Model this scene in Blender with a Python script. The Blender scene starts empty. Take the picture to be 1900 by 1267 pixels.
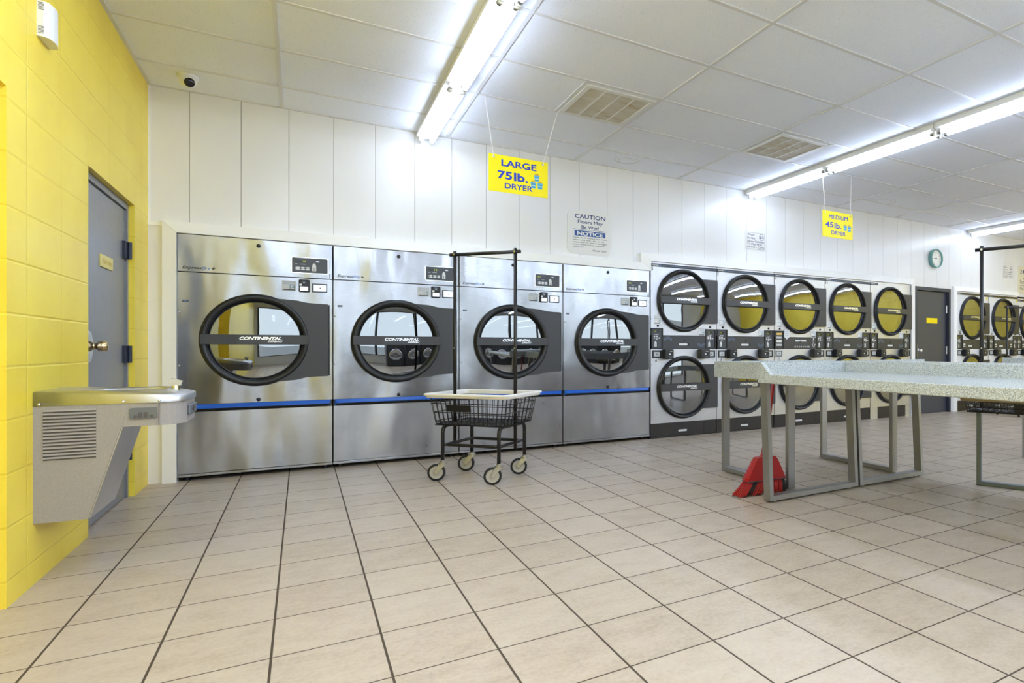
import bpy, bmesh, math, random
from mathutils import Matrix, Vector
random.seed(7)
SC = bpy.context.scene
COL = SC.collection
PI = math.pi

# ------------------------------------------------------------------ camera, sky, exposure
H_CEIL, X_LEFT, Y_WALL, Y_FRONT, X_RIGHT, Y_REAR = 2.85, -0.935, 5.49, -5.2, 12.6, 6.45
D = 5.46                                   # front plane of the built-in machines
cam = bpy.data.cameras.new('camera')
cam.sensor_width = 36.0
cam.lens = 1096.24 / 1900 * 36.0
cam.shift_x = (950 - 1224.64) / 1900
cam.shift_y = (648.43 - 633.5) / 1900
cam.clip_start = 0.05
cam_ob = bpy.data.objects.new('camera', cam)
COL.objects.link(cam_ob)
cam_ob.location = (0, 0, 0.96)
cam_ob.rotation_euler = (PI / 2, 0, -0.5454)
SC.camera = cam_ob

w = bpy.data.worlds.new('sky')
SC.world = w
w.use_nodes = True
bg = w.node_tree.nodes['Background']
bg.inputs['Color'].default_value = (0.80, 0.90, 1.0, 1)
bg.inputs['Strength'].default_value = 1.6

SC.view_settings.view_transform = 'Standard'
SC.view_settings.look = 'None'
SC.view_settings.gamma = 1
SC.view_settings.use_curve_mapping = False
SC.view_settings.exposure = 1.12
TUBE_STRENGTH = 10.5
cy = SC.cycles
cy.use_denoising = True
cy.max_bounces = 14
cy.diffuse_bounces = 10
cy.glossy_bounces = 5
cy.transparent_max_bounces = 12
cy.caustics_reflective = False
cy.caustics_refractive = False
cy.sample_clamp_indirect = 6.0

# daylight portals just outside the shop windows
WINDOWS = [(-0.80 + 1.9 * i, -0.80 + 1.9 * i + 1.84) for i in range(6)]
WZ0, WZ1 = 0.45, 2.80
la = bpy.data.lights.new('daylight', 'AREA')
la.shape = 'RECTANGLE'
la.size, la.size_y = 12.0, 2.0
la.cycles.is_portal = True
lo = bpy.data.objects.new('daylight', la)
COL.objects.link(lo)
lo.location = (5.2, Y_FRONT - 0.25, 1.5)
lo.rotation_euler = (PI / 2, 0, 0)         # faces +Y, into the room

# ------------------------------------------------------------------ materials
def lin(c):
    return tuple(((v / 255) / 12.92 if v / 255 <= 0.04045 else ((v / 255 + 0.055) / 1.055) ** 2.4) for v in c) + (1,)

class N:
    """tiny node-tree helper"""
    def __init__(s, name):
        s.m = bpy.data.materials.new(name); s.m.use_nodes = True
        s.t = s.m.node_tree; s.t.nodes.clear()
        s.out = s.new('ShaderNodeOutputMaterial')
    def new(s, typ, **kw):
        n = s.t.nodes.new(typ)
        for k, v in kw.items():
            setattr(n, k, v)
        return n
    def link(s, a, b):
        s.t.links.new(a, b)
    def val(s, sock, v):
        if hasattr(v, 'is_output'):
            s.link(v, sock)
        else:
            sock.default_value = v
    def math(s, op, a, b=0.0, c=None):
        n = s.new('ShaderNodeMath', operation=op)
        s.val(n.inputs[0], a); s.val(n.inputs[1], b)
        if c is not None:
            s.val(n.inputs[2], c)
        return n.outputs[0]
    def pos(s):
        g = s.new('ShaderNodeNewGeometry'); x = s.new('ShaderNodeSeparateXYZ')
        s.link(g.outputs['Position'], x.inputs[0])
        return g.outputs['Position'], x.outputs
    def noise(s, vec, scale, detail=3.0, rough=0.55, stretch=None):
        if stretch:
            mp = s.new('ShaderNodeMapping'); mp.inputs['Scale'].default_value = stretch
            s.link(vec, mp.inputs['Vector']); vec = mp.outputs[0]
        n = s.new('ShaderNodeTexNoise')
        s.link(vec, n.inputs['Vector'])
        n.inputs['Scale'].default_value = scale; n.inputs['Detail'].default_value = detail
        n.inputs['Roughness'].default_value = rough
        return n.outputs['Fac']
    def ramp(s, fac, stops):
        r = s.new('ShaderNodeValToRGB')
        e = r.color_ramp.elements
        while len(e) < len(stops):
            e.new(0.5)
        for el, (p, c) in zip(e, stops):
            el.position = p; el.color = c
        s.link(fac, r.inputs[0])
        return r.outputs[0]
    def mix(s, fac, a, b):
        n = s.new('ShaderNodeMix', data_type='RGBA')
        s.val(n.inputs['Factor'], fac); s.val(n.inputs['A'], a); s.val(n.inputs['B'], b)
        return n.outputs['Result']
    def bump(s, h, strength, dist, prev=None):
        b = s.new('ShaderNodeBump'); s.link(h, b.inputs['Height'])
        b.inputs['Strength'].default_value = strength; b.inputs['Distance'].default_value = dist
        if prev is not None:
            s.link(prev, b.inputs['Normal'])
        return b.outputs[0]
    def bsdf(s, color, rough=0.5, metal=0.0, normal=None, spec=0.5, emit=None, estr=0.0):
        p = s.new('ShaderNodeBsdfPrincipled')
        s.val(p.inputs['Base Color'], color); s.val(p.inputs['Roughness'], rough)
        s.val(p.inputs['Metallic'], metal); s.val(p.inputs['Specular IOR Level'], spec)
        if normal is not None:
            s.link(normal, p.inputs['Normal'])
        if emit is not None:
            p.inputs['Emission Color'].default_value = emit
            p.inputs['Emission Strength'].default_value = estr
        s.link(p.outputs[0], s.out.inputs[0])
        return s.m

def plain(name, rgb, rough=0.5, metal=0.0, spec=0.5, grain=0.0, gscale=200.0):
    n = N(name)
    if grain:
        P, _ = n.pos()
        f = n.noise(P, gscale, 2.0)
        c = lin(rgb)
        col = n.ramp(f, [(0.3, tuple(v * (1 - grain) for v in c[:3]) + (1,)), (0.7, tuple(min(1, v * (1 + grain)) for v in c[:3]) + (1,))])
        return n.bsdf(col, rough, metal, spec=spec)
    return n.bsdf(lin(rgb), rough, metal, spec=spec)

def emit(name, rgb, strength):
    n = N(name)
    return n.bsdf((0, 0, 0, 1), 0.4, emit=lin(rgb), estr=strength)

def steel(name, base, rough, warp=1.0, fine=0.25):
    n = N(name)
    P, _ = n.pos()
    big = n.noise(P, 1.0, 1.5, 0.4, stretch=(3.4, 1.0, 1.15))
    fin = n.noise(P, 1.0, 2.0, 0.5, stretch=(14, 3, 420))
    sm = n.noise(P, 5.0, 4.0, 0.6)
    nb = n.bump(big, 0.8 * warp, 0.05)
    nb = n.bump(fin, fine, 0.0006, nb)
    r = n.math('MULTIPLY_ADD', sm, 0.12, rough - 0.06)
    c = lin(base)
    col = n.ramp(sm, [(0.25, tuple(v * 0.90 for v in c[:3]) + (1,)), (0.75, tuple(min(1, v * 1.06) for v in c[:3]) + (1,))])
    return n.bsdf(col, r, 1.0, nb)

M = {}
M['steel'] = steel('brushed_stainless_steel', (165, 165, 167), 0.22)
M['steel_stack'] = steel('stack_stainless_steel', (200, 200, 203), 0.46, 0.5)
M['steel_low'] = steel('satin_stainless_steel', (178, 178, 180), 0.30, 0.9)
M['steel_top'] = steel('fountain_stainless_steel', (205, 205, 208), 0.36, 0.1, 0.1)
M['table_steel'] = steel('leg_stainless_steel', (172, 172, 172), 0.46, 0.05, 0.2)
M['bluesteel'] = plain('blue_grey_painted_steel', (112, 124, 138), 0.4, 0.5)
M['chrome'] = plain('chrome', (225, 226, 228), 0.14, 1.0)
M['foil'] = plain('bright_foil', (250, 250, 250), 0.3, 1.0)
M['zinc'] = plain('zinc_plated_steel', (186, 186, 180), 0.3, 1.0)
M['black'] = plain('black_satin_plastic', (27, 27, 28), 0.42, grain=0.1)
M['black_gloss'] = plain('black_gloss_plastic', (20, 20, 21), 0.22)
M['rubber'] = plain('black_rubber', (26, 26, 27), 0.6)
M['char'] = plain('charcoal_painted_metal', (58, 58, 60), 0.42, grain=0.06)
M['toe'] = plain('dark_brown_kick_plate', (44, 39, 38), 0.5, grain=0.1)
M['panelgrey'] = plain('dark_grey_control_film', (62, 65, 71), 0.35)
M['rod'] = plain('black_powder_coated_tube', (24, 21, 19), 0.32)
M['wire'] = plain('black_vinyl_wire', (30, 26, 24), 0.4)
M['white'] = plain('white_plastic', (226, 226, 224), 0.4)
M['paper'] = plain('white_paper_sticker', (222, 224, 226), 0.6)
M['sticker'] = plain('silver_grey_sticker', (190, 192, 193), 0.5)
M['key'] = plain('pale_grey_key', (214, 216, 220), 0.4)
M['ink'] = plain('black_ink', (24, 25, 28), 0.5)
M['blueink'] = plain('blue_ink', (44, 92, 160), 0.5)
M['tealink'] = plain('teal_ink', (70, 130, 150), 0.5)
M['navyink'] = plain('navy_ink', (34, 54, 110), 0.5)
M['purpleink'] = plain('violet_ink', (84, 78, 122), 0.6)
M['lineblue'] = plain('pale_blue_line', (112, 138, 172), 0.5)
M['signblue'] = plain('sign_blue', (10, 52, 176), 0.45)
M['signyellow'] = plain('sign_yellow', (240, 222, 12), 0.4, spec=0.3)
M['basketblue'] = plain('printed_basket_blue', (84, 172, 204), 0.5)
M['basketgold'] = plain('printed_laundry_gold', (206, 158, 30), 0.5)
M['noticeblue'] = plain('notice_blue', (46, 86, 150), 0.5)
M['cream'] = plain('cream_sign_board', (226, 220, 196), 0.45)
M['stripe'] = plain('blue_enamel', (28, 92, 190), 0.3)
M['navystripe'] = plain('dark_navy_band', (46, 52, 62), 0.4)
M['brownstripe'] = plain('reflection_brown_band', (72, 64, 44), 0.45)  # dark band; its brownish reflection is put into the colour
M['dooryellow'] = plain('yellow_plaque', (250, 222, 0), 0.4)
M['brass'] = plain('pale_brass_plaque', (222, 206, 120), 0.4)
M['brassknob'] = plain('satin_bronze_knob', (200, 178, 140), 0.25, 1.0)
M['greydoor'] = plain('grey_door_paint', (122, 124, 129), 0.33, grain=0.05, gscale=30)
M['navydoor'] = plain('dark_slate_door_paint', (66, 68, 78), 0.4, grain=0.06, gscale=30)
M['navyframe'] = plain('dark_slate_frame_paint', (50, 56, 70), 0.4)
M['hinge'] = plain('dark_navy_hinge', (34, 37, 52), 0.45)
M['trim'] = plain('white_vinyl_trim', (244, 244, 245), 0.35)
M['fixture'] = plain('white_enamel_fixture', (222, 220, 214), 0.35)
M['tbar'] = plain('white_tee_bar', (212, 212, 214), 0.4)
M['vent'] = plain('white_vent_frame', (216, 216, 214), 0.4)
M['fin'] = plain('dusty_vent_fin', (150, 146, 138), 0.6)
M['ventdark'] = plain('vent_grey_backing', (120, 114, 106), 0.8)  # darker grey sheet behind the vent blades
M['whitepaint'] = plain('white_machine_enamel', (224, 225, 228), 0.3)
M['teal'] = plain('teal_clock_case', (112, 164, 162), 0.4)
M['clockface'] = plain('clock_dial', (240, 238, 228), 0.5)
M['red'] = plain('red_plastic', (158, 13, 13), 0.28)
M['redbristle'] = plain('red_bristle', (166, 30, 28), 0.6)
M['blackbristle'] = plain('black_bristle', (28, 24, 25), 0.6)
M['redhandle'] = plain('red_handle_paint', (150, 20, 18), 0.35)
M['greywheel'] = plain('grey_plastic_hub', (172, 168, 160), 0.5)
M['rim'] = plain('cream_plastic_bumper', (234, 231, 226), 0.45)
M['rimbrown'] = plain('tan_plastic_bumper', (176, 160, 122), 0.5)
M['fountaingrey'] = plain('speckled_grey_vinyl', (154, 148, 143), 0.45, grain=0.12, gscale=420)
M['fountaindark'] = plain('dark_fountain_grey', (84, 80, 78), 0.6)  # dark grey of the louvre slots, arm seam and pad marks
M['button'] = plain('grey_push_pad', (104, 107, 110), 0.5)
M['mullion'] = plain('dark_bronze_mullion', (44, 44, 46), 0.4)
M['asphalt'] = plain('asphalt', (150, 150, 150), 0.9, grain=0.15, gscale=3)
M['tube'] = emit('fluorescent_tube', (212, 229, 255), TUBE_STRENGTH)
M['filltube'] = emit('fill_fluorescent_tube', (212, 229, 255), TUBE_STRENGTH * 1.9)  # unseen tubes made brighter than the visible ones, to fill the room
M['display'] = emit('green_led_digits', (190, 205, 40), 0.6)
M['screen'] = emit('lit_payment_screen', (226, 238, 250), 0.6)
M['drum'] = plain('galvanised_drum', (120, 122, 124), 0.4, 1.0)
M['duct'] = plain('black_washer_enamel', (38, 38, 40), 0.35)
M['lens'] = plain('dark_lens', (14, 14, 16), 0.1)
M['stain'] = plain('faint_water_stain', (196, 196, 196), 0.9)

def mat_glass(name, tint, refl):
    n = N(name)
    tr = n.new('ShaderNodeBsdfTransparent'); tr.inputs[0].default_value = tint
    gl = n.new('ShaderNodeBsdfGlossy'); gl.inputs['Roughness'].default_value = 0.0
    gl.inputs['Color'].default_value = (0.95, 0.97, 1, 1)
    lw = n.new('ShaderNodeLayerWeight'); lw.inputs['Blend'].default_value = 0.25
    f = n.math('MULTIPLY_ADD', lw.outputs['Fresnel'], 1 - refl, refl)
    mx = n.new('ShaderNodeMixShader')
    n.link(f, mx.inputs[0]); n.link(tr.outputs[0], mx.inputs[1]); n.link(gl.outputs[0], mx.inputs[2])
    n.link(mx.outputs[0], n.out.inputs[0])
    return n.m
M['glass'] = mat_glass('tinted_door_glass', (0.30, 0.31, 0.32, 1), 0.27)
M['winglass'] = mat_glass('shop_window_glass', (0.93, 0.95, 0.95, 1), 0.03)

def mat_floor():
    n = N('beige_floor_tile'); P, (x, y, z) = n.pos()
    S = 0.3108
    def grout(c, off, half):
        t = n.math('SUBTRACT', c, off); t = n.math('DIVIDE', t, S); t = n.math('ADD', t, 0.5)
        t = n.math('FRACT', t); t = n.math('SUBTRACT', t, 0.5); t = n.math('ABSOLUTE', t)
        return n.math('LESS_THAN', t, half / S)
    g = n.math('MAXIMUM', grout(x, 0.5404, 0.0036), grout(y, 1.888, 0.0027))
    def cell(c, off):
        t = n.math('SUBTRACT', c, off); t = n.math('DIVIDE', t, S); return n.math('FLOOR', t)
    cx = n.new('ShaderNodeCombineXYZ')
    n.link(cell(x, 0.5404), cx.inputs[0]); n.link(cell(y, 1.888), cx.inputs[1])
    wn = n.new('ShaderNodeTexWhiteNoise'); n.link(cx.outputs[0], wn.inputs['Vector'])
    f1 = n.noise(P, 1.0, 6.0, 0.7, stretch=(6, 11, 1))
    f2 = n.noise(P, 60.0, 3.0, 0.7)
    f = n.math('ADD', n.math('MULTIPLY', f1, 0.50), n.math('MULTIPLY', f2, 0.38))
    f = n.math('ADD', f, n.math('MULTIPLY', wn.outputs['Value'], 0.10))
    col = n.ramp(f, [(0.30, lin((160, 144, 126))), (0.50, lin((184, 169, 152))), (0.70, lin((194, 182, 167)))])
    col = n.mix(g, col, lin((72, 60, 48)))
    inv = n.math('SUBTRACT', 1.0, g)
    nb = n.bump(inv, 0.6, 0.002)
    r = n.math('MULTIPLY_ADD', g, 0.4, 0.36)
    return n.bsdf(col, r, 0, nb, spec=0.4)
M['floor'] = mat_floor()

def mat_cmu():
    n = N('yellow_painted_block'); P, (x, y, z) = n.pos()
    def joint(c, off, S, half):
        t = n.math('SUBTRACT', c, off); t = n.math('DIVIDE', t, S); t = n.math('ADD', t, 0.5)
        t = n.math('FRACT', t); t = n.math('SUBTRACT', t, 0.5); t = n.math('ABSOLUTE', t)
        t = n.math('MULTIPLY', t, S / half)
        n1 = n.new('ShaderNodeClamp'); n.link(t, n1.inputs[0]); return n1.outputs[0]
    h = n.math('MINIMUM', joint(y, 3.320, 0.392, 0.007), joint(z, 0.095, 0.2, 0.007))
    gr = n.noise(P, 130.0, 3.0, 0.7)
    hh = n.math('ADD', h, n.math('MULTIPLY', gr, 0.35))
    f = n.noise(P, 2.2, 3.0)
    col = n.ramp(f, [(0.3, lin((236, 208, 62))), (0.7, lin((245, 221, 78)))])
    col = n.mix(n.math('MULTIPLY', n.math('SUBTRACT', 1.0, h), 0.18), col, lin((196, 168, 10)))
    return n.bsdf(col, 0.36, 0, n.bump(hh, 0.5, 0.004), spec=0.5)
M['cmu'] = mat_cmu()

def mat_wallpanel():
    n = N('white_wall_panel'); P, _ = n.pos()
    f = n.noise(P, 1.3, 2.0)
    col = n.ramp(f, [(0.3, lin((229, 229, 231))), (0.7, lin((234, 234, 236)))])
    f2 = n.noise(P, 1.0, 2.0, stretch=(9, 1, 1.2))
    return n.bsdf(col, 0.24, 0, n.bump(f2, 0.25, 0.004), spec=0.45)
M['wallpanel'] = mat_wallpanel()
M['bouncewall'] = plain('pale_bounce_paint', (206, 208, 212), 0.6)  # front wall made pale to bounce light back into the room
M['gap'] = plain('panel_gap', (112, 104, 92), 0.8)

def mat_ceiling():
    n = N('speckled_ceiling_tile'); P, _ = n.pos()
    v = n.noise(P, 120.0, 2.0, 0.6)
    hole = n.math('LESS_THAN', v, 0.345)
    f = n.noise(P, 1.2, 2.0)
    col = n.ramp(f, [(0.3, lin((231, 235, 246))), (0.7, lin((235, 239, 250)))])
    col = n.mix(n.math('MULTIPLY', hole, 0.4), col, lin((130, 126, 118)))
    g = n.noise(P, 300.0, 2.0)
    return n.bsdf(col, 0.9, 0, n.bump(g, 0.3, 0.003), spec=0.1)
M['ceiling'] = mat_ceiling()

def mat_terrazzo():
    n = N('speckled_solid_surface'); P, _ = n.pos()
    v = n.new('ShaderNodeTexVoronoi'); n.link(P, v.inputs['Vector']); v.inputs['Scale'].default_value = 400.0
    sep = n.new('ShaderNodeSeparateColor'); n.link(v.outputs['Color'], sep.inputs[0])
    col = n.ramp(sep.outputs[0], [(0.0, lin((96, 110, 124))), (0.16, lin((158, 167, 172))), (0.45, lin((190, 195, 195))), (0.72, lin((206, 210, 210))), (0.92, lin((142, 140, 130)))])
    return n.bsdf(col, 0.22, 0, spec=0.5)
M['terrazzo'] = mat_terrazzo()

# ------------------------------------------------------------------ mesh builder
TXT = {}
def text_mesh(s, bold=0.0, shear=0.0, spacing=1.0):
    key = (s, bold, shear, spacing)
    if key not in TXT:
        c = bpy.data.curves.new('t', 'FONT')
        c.body = s; c.resolution_u = 4; c.offset = bold; c.shear = shear; c.fill_mode = 'FRONT'; c.space_character = spacing
        o = bpy.data.objects.new('t', c)
        COL.objects.link(o)
        bpy.context.view_layer.update()
        me = bpy.data.meshes.new_from_object(o.evaluated_get(bpy.context.evaluated_depsgraph_get()))
        vs = [v.co.copy() for v in me.vertices]; fs = [tuple(p.vertices) for p in me.polygons]
        bpy.data.objects.remove(o); bpy.data.curves.remove(c); bpy.data.meshes.remove(me)
        TXT[key] = (vs, fs)
    return TXT[key]

XZ = Matrix(((1, 0, 0, 0), (0, 0, -1, 0), (0, 1, 0, 0), (0, 0, 0, 1)))   # text plane facing -Y
YZ = Matrix(((0, 0, 1, 0), (1, 0, 0, 0), (0, 1, 0, 0), (0, 0, 0, 1)))    # text plane facing +X

class MB:
    def __init__(s):
        s.v, s.f, s.mi, s.sm, s.mats = [], [], [], [], []
    def mat(s, m):
        m = M[m]
        if m not in s.mats:
            s.mats.append(m)
        return s.mats.index(m)
    def add(s, vs, fs, m, smooth=False, X=None):
        i0 = len(s.v); k = s.mat(m)
        for v in vs:
            v = Vector(v)
            s.v.append(X @ v if X is not None else v)
        for f in fs:
            s.f.append([i0 + i for i in f]); s.mi.append(k); s.sm.append(smooth)
        return s
    def box(s, x0, x1, y0, y1, z0, z1, m, bev=0.0, X=None, seg=1):
        if bev:
            bm = bmesh.new()
            r = bmesh.ops.create_cube(bm, size=1)
            for v in bm.verts:
                v.co = Vector(((x0 + x1) / 2 + v.co.x * (x1 - x0), (y0 + y1) / 2 + v.co.y * (y1 - y0), (z0 + z1) / 2 + v.co.z * (z1 - z0)))
            bmesh.ops.bevel(bm, geom=bm.edges[:], offset=bev, segments=seg, affect='EDGES', profile=0.5)
            bm.verts.index_update()
            s.add([v.co.copy() for v in bm.verts], [[v.index for v in f.verts] for f in bm.faces], m, False, X)
            bm.free()
            return s
        vs = [(x, y, z) for x in (x0, x1) for y in (y0, y1) for z in (z0, z1)]
        fs = [(0, 1, 3, 2), (4, 6, 7, 5), (0, 4, 5, 1), (2, 3, 7, 6), (0, 2, 6, 4), (1, 5, 7, 3)]
        return s.add(vs, fs, m, False, X)
    def prism(s, poly, vec, m, smooth=False, X=None):
        n = len(poly); vec = Vector(vec)
        vs = [Vector(p) for p in poly] + [Vector(p) + vec for p in poly]
        fs = [list(range(n))[::-1], list(range(n, 2 * n))] + [(i, (i + 1) % n, n + (i + 1) % n, n + i) for i in range(n)]
        return s.add(vs, fs, m, smooth, X)
    def cyl(s, p0, p1, r0, m, n=16, r1=None, caps=True, smooth=True, X=None):
        p0, p1 = Vector(p0), Vector(p1); r1 = r0 if r1 is None else r1
        d = (p1 - p0).normalized()
        a = d.orthogonal().normalized(); b = d.cross(a)
        vs, fs = [], []
        for p, r in ((p0, r0), (p1, r1)):
            for i in range(n):
                t = 2 * PI * i / n
                vs.append(p + (a * math.cos(t) + b * math.sin(t)) * r)
        for i in range(n):
            fs.append((i, (i + 1) % n, n + (i + 1) % n, n + i))
        s.add(vs, fs, m, smooth, X)
        if caps:
            s.add(vs[:n], [list(range(n))[::-1]], m, False, X); s.add(vs[n:], [list(range(n))], m, False, X)
        return s
    def tube(s, pts, r, m, n=8, closed=False, X=None):
        pts = [Vector(p) for p in pts]; k = len(pts)
        vs, fs = [], []
        prev = None
        for i, p in enumerate(pts):
            if closed:
                d = pts[(i + 1) % k] - pts[i - 1]
            else:
                d = pts[min(i + 1, k - 1)] - pts[max(i - 1, 0)]
            d.normalize()
            a = d.orthogonal().normalized() if prev is None else (prev - d * prev.dot(d)).normalized()
            prev = a; b = d.cross(a)
            for j in range(n):
                t = 2 * PI * j / n
                vs.append(p + (a * math.cos(t) + b * math.sin(t)) * r)
        for i in range(k if closed else k - 1):
            for j in range(n):
                i2 = (i + 1) % k
                fs.append((i * n + j, i * n + (j + 1) % n, i2 * n + (j + 1) % n, i2 * n + j))
        if not closed:
            fs.append(list(range(n))[::-1]); fs.append([(k - 1) * n + j for j in range(n)])
        return s.add(vs, fs, m, True, X)
    def lathe(s, prof, m, c, axis, n=48, X=None, smooth=True):
        """prof: (radius, height along axis)"""
        c = Vector(c); d = Vector(axis).normalized()
        a = d.orthogonal().normalized(); b = d.cross(a)
        vs, fs = [], []
        for r, h in prof:
            for i in range(n):
                t = 2 * PI * i / n
                vs.append(c + d * h + (a * math.cos(t) + b * math.sin(t)) * max(r, 1e-5))
        for k in range(len(prof) - 1):
            for i in range(n):
                fs.append((k * n + i, k * n + (i + 1) % n, (k + 1) * n + (i + 1) % n, (k + 1) * n + i))
        return s.add(vs, fs, m, smooth, X)
    def disc(s, c, axis, r, m, n=40, X=None):
        c = Vector(c); d = Vector(axis).normalized(); a = d.orthogonal().normalized(); b = d.cross(a)
        return s.add([c + (a * math.cos(2 * PI * i / n) + b * math.sin(2 * PI * i / n)) * r for i in range(n)], [list(range(n))], m, False, X)
    def text(s, body, x0, x1, z0, z1, y, m, bold=0.0, shear=0.0, base=XZ, spacing=1.0, X=None):
        """fit the words into the rectangle x0..x1, z0..z1 of a wall plane at depth y"""
        if 'M' in body and bold > 0:        # this glyph breaks when fattened: overprint it instead
            sh = (z1 - z0) * min(bold, 0.03) * 0.9
            for k in (-1, 1):
                s.text(body, x0 + k * sh, x1 + k * sh, z0, z1, y - (0.00004 if base is XZ else -0.00004) * (k + 2), m, 0.0, shear, base, spacing, X)
            bold = 0.0
        vs, fs = text_mesh(body, bold, shear, spacing)
        if not vs:
            return s
        if x1 is None:                      # natural width, centred on x0
            hh = max(v.y for v in vs) - min(v.y for v in vs); ww = max(v.x for v in vs) - min(v.x for v in vs)
            half = 0.5 * ww / hh * (z1 - z0); x0, x1 = x0 - half, x0 + half
        ax = min(v.x for v in vs); bx = max(v.x for v in vs); ay = min(v.y for v in vs); by = max(v.y for v in vs)
        out = []
        for v in vs:
            u = x0 + (v.x - ax) / (bx - ax) * (x1 - x0); t = z0 + (v.y - ay) / max(by - ay, 1e-6) * (z1 - z0)
            out.append(Vector((u, y, t)) if base is XZ else Vector((y, u, t)))
        return s.add(out, fs, m, False, X)
    def build(s, name, parent=None, loc=None, rot=None):
        me = bpy.data.meshes.new(name)
        me.from_pydata([tuple(v) for v in s.v], [], s.f)
        for m in s.mats:
            me.materials.append(m)
        me.polygons.foreach_set('material_index', s.mi)
        me.polygons.foreach_set('use_smooth', s.sm)
        bm = bmesh.new(); bm.from_mesh(me)
        bmesh.ops.recalc_face_normals(bm, faces=bm.faces[:])
        bm.to_mesh(me); bm.free(); me.update()
        o = bpy.data.objects.new(name, me); COL.objects.link(o)
        if parent is not None:
            o.parent = parent
        if loc is not None:
            o.location = loc
        if rot is not None:
            o.rotation_euler = rot
        return o

def tag(o, label, cat, group=None):
    o['label'] = label; o['category'] = cat
    if group:
        o['group'] = group
    return o
def thing(name, label, cat, loc=(0, 0, 0), rz=0.0, group=None):
    o = bpy.data.objects.new(name, None); COL.objects.link(o)
    o.empty_display_size = 0.1
    o.location = loc; o.rotation_euler = (0, 0, rz)
    return tag(o, label, cat, group)
def struct(o, label=None):
    o['kind'] = 'structure'
    if label:
        o['label'] = label
    return o
def rrect(x0, x1, z0, z1, r, y, n=6):
    """rounded rectangle outline in the x-z plane at depth y"""
    pts = []
    for cx, cz, a0 in ((x1 - r, z1 - r, 0), (x0 + r, z1 - r, 90), (x0 + r, z0 + r, 180), (x1 - r, z0 + r, 270)):
        for i in range(n + 1):
            a = math.radians(a0 + 90 * i / n)
            pts.append(Vector((cx + r * math.cos(a), y, cz + r * math.sin(a))))
    return pts
def link_copy(o, parent=None):
    c = o.copy(); COL.objects.link(c)
    if parent is not None:
        c.parent = parent
    for ch in list(o.children):
        link_copy(ch, c)
    return c


# ================================================================== the setting
struct(MB().box(X_LEFT - 0.6, X_RIGHT + 0.3, Y_FRONT - 0.2, Y_REAR + 0.2, -0.12, 0, 'floor').build('floor'), 'beige square ceramic floor tiles with dark grout')
struct(MB().box(X_LEFT - 0.6, X_RIGHT + 0.3, Y_FRONT - 0.2, Y_REAR + 0.2, H_CEIL, H_CEIL + 0.1, 'ceiling').build('ceiling'), 'suspended ceiling of speckled white tiles')

# tee bars of the ceiling grid
g = MB()
GX = [1.10 + 1.228 * k for k in range(-1, 10)]
GY = [5.035 - 0.6135 * k for k in range(0, 17)]
for x in GX:
    g.box(x - 0.012, x + 0.012, Y_FRONT, Y_WALL, H_CEIL - 0.006, H_CEIL, 'tbar')
for y in GY:
    g.box(X_LEFT, X_RIGHT, y - 0.012, y + 0.012, H_CEIL - 0.0055, H_CEIL, 'tbar')
g.box(1.708, 1.732, 3.85 - 0.02, 4.43, H_CEIL - 0.006, H_CEIL, 'tbar')
g.box(4.165, 4.189, 3.85 - 0.02, 4.43, H_CEIL - 0.006, H_CEIL, 'tbar')
g.box(X_LEFT, X_LEFT + 0.022, Y_FRONT, Y_WALL, H_CEIL - 0.006, H_CEIL, 'tbar')
g.box(X_LEFT, X_RIGHT, Y_WALL - 0.018, Y_WALL, H_CEIL - 0.005, H_CEIL, 'tbar')
struct(g.build('trim_1'), 'white metal tee bars of the suspended ceiling')

# faint rings a leak left on the tiles near the wall
def stain_ring(cx, cy, rx, ry, seed):
    rnd = random.Random(seed); b = MB()
    ph = [rnd.uniform(0, 6.28) for _ in range(4)]
    for k, sc in enumerate((1.0, 0.72)):
        pts = []
        for i in range(40):
            t = 2 * PI * i / 40
            r = sc * (1 + 0.14 * math.sin(2 * t + ph[0]) + 0.08 * math.sin(3 * t + ph[1 + k]))
            pts.append((cx + 0.01 * k + rx * r * math.cos(t), cy + 0.015 * k + ry * r * math.sin(t), H_CEIL - 0.0004))
        for i in range(40):
            a, c2 = Vector(pts[i]), Vector(pts[(i + 1) % 40])
            m0 = Vector((cx, cy, H_CEIL - 0.0004))
            a2, c3 = a + (a - m0).normalized() * 0.007, c2 + (c2 - m0).normalized() * 0.007
            b.add([a, c2, c3, a2], [(0, 1, 2, 3)], 'stain')
    return b
ceil_ob = bpy.data.objects['ceiling']
for i, (cx, cy, rx, ry) in enumerate(((2.78, 5.23, 0.11, 0.10), (6.35, 4.95, 0.16, 0.12), (10.1, 5.05, 0.2, 0.14))):
    stain_ring(cx, cy, rx, ry, i + 3).build('water_stain', ceil_ob)

# left wall of painted block: hallway niche and door opening
NICHE, DOOR = (2.0, 3.128, 1.938), (4.112, 5.095, 1.905)
b = MB(); xo = X_LEFT - 0.2
b.box(xo, X_LEFT, Y_FRONT, NICHE[0], 0, H_CEIL, 'cmu')
b.box(xo, X_LEFT, NICHE[0], NICHE[1], NICHE[2], H_CEIL, 'cmu')
b.box(xo, X_LEFT, NICHE[1], DOOR[0], 0, H_CEIL, 'cmu')
b.box(xo, X_LEFT, DOOR[0], DOOR[1], DOOR[2], H_CEIL, 'cmu')
b.box(xo, X_LEFT, DOOR[1], Y_REAR, 0, H_CEIL, 'cmu')
b.box(xo - 0.12, xo, Y_FRONT, Y_REAR, 0, H_CEIL, 'cmu')
struct(b.build('wall_left'), 'bright yellow painted concrete block wall')

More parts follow.
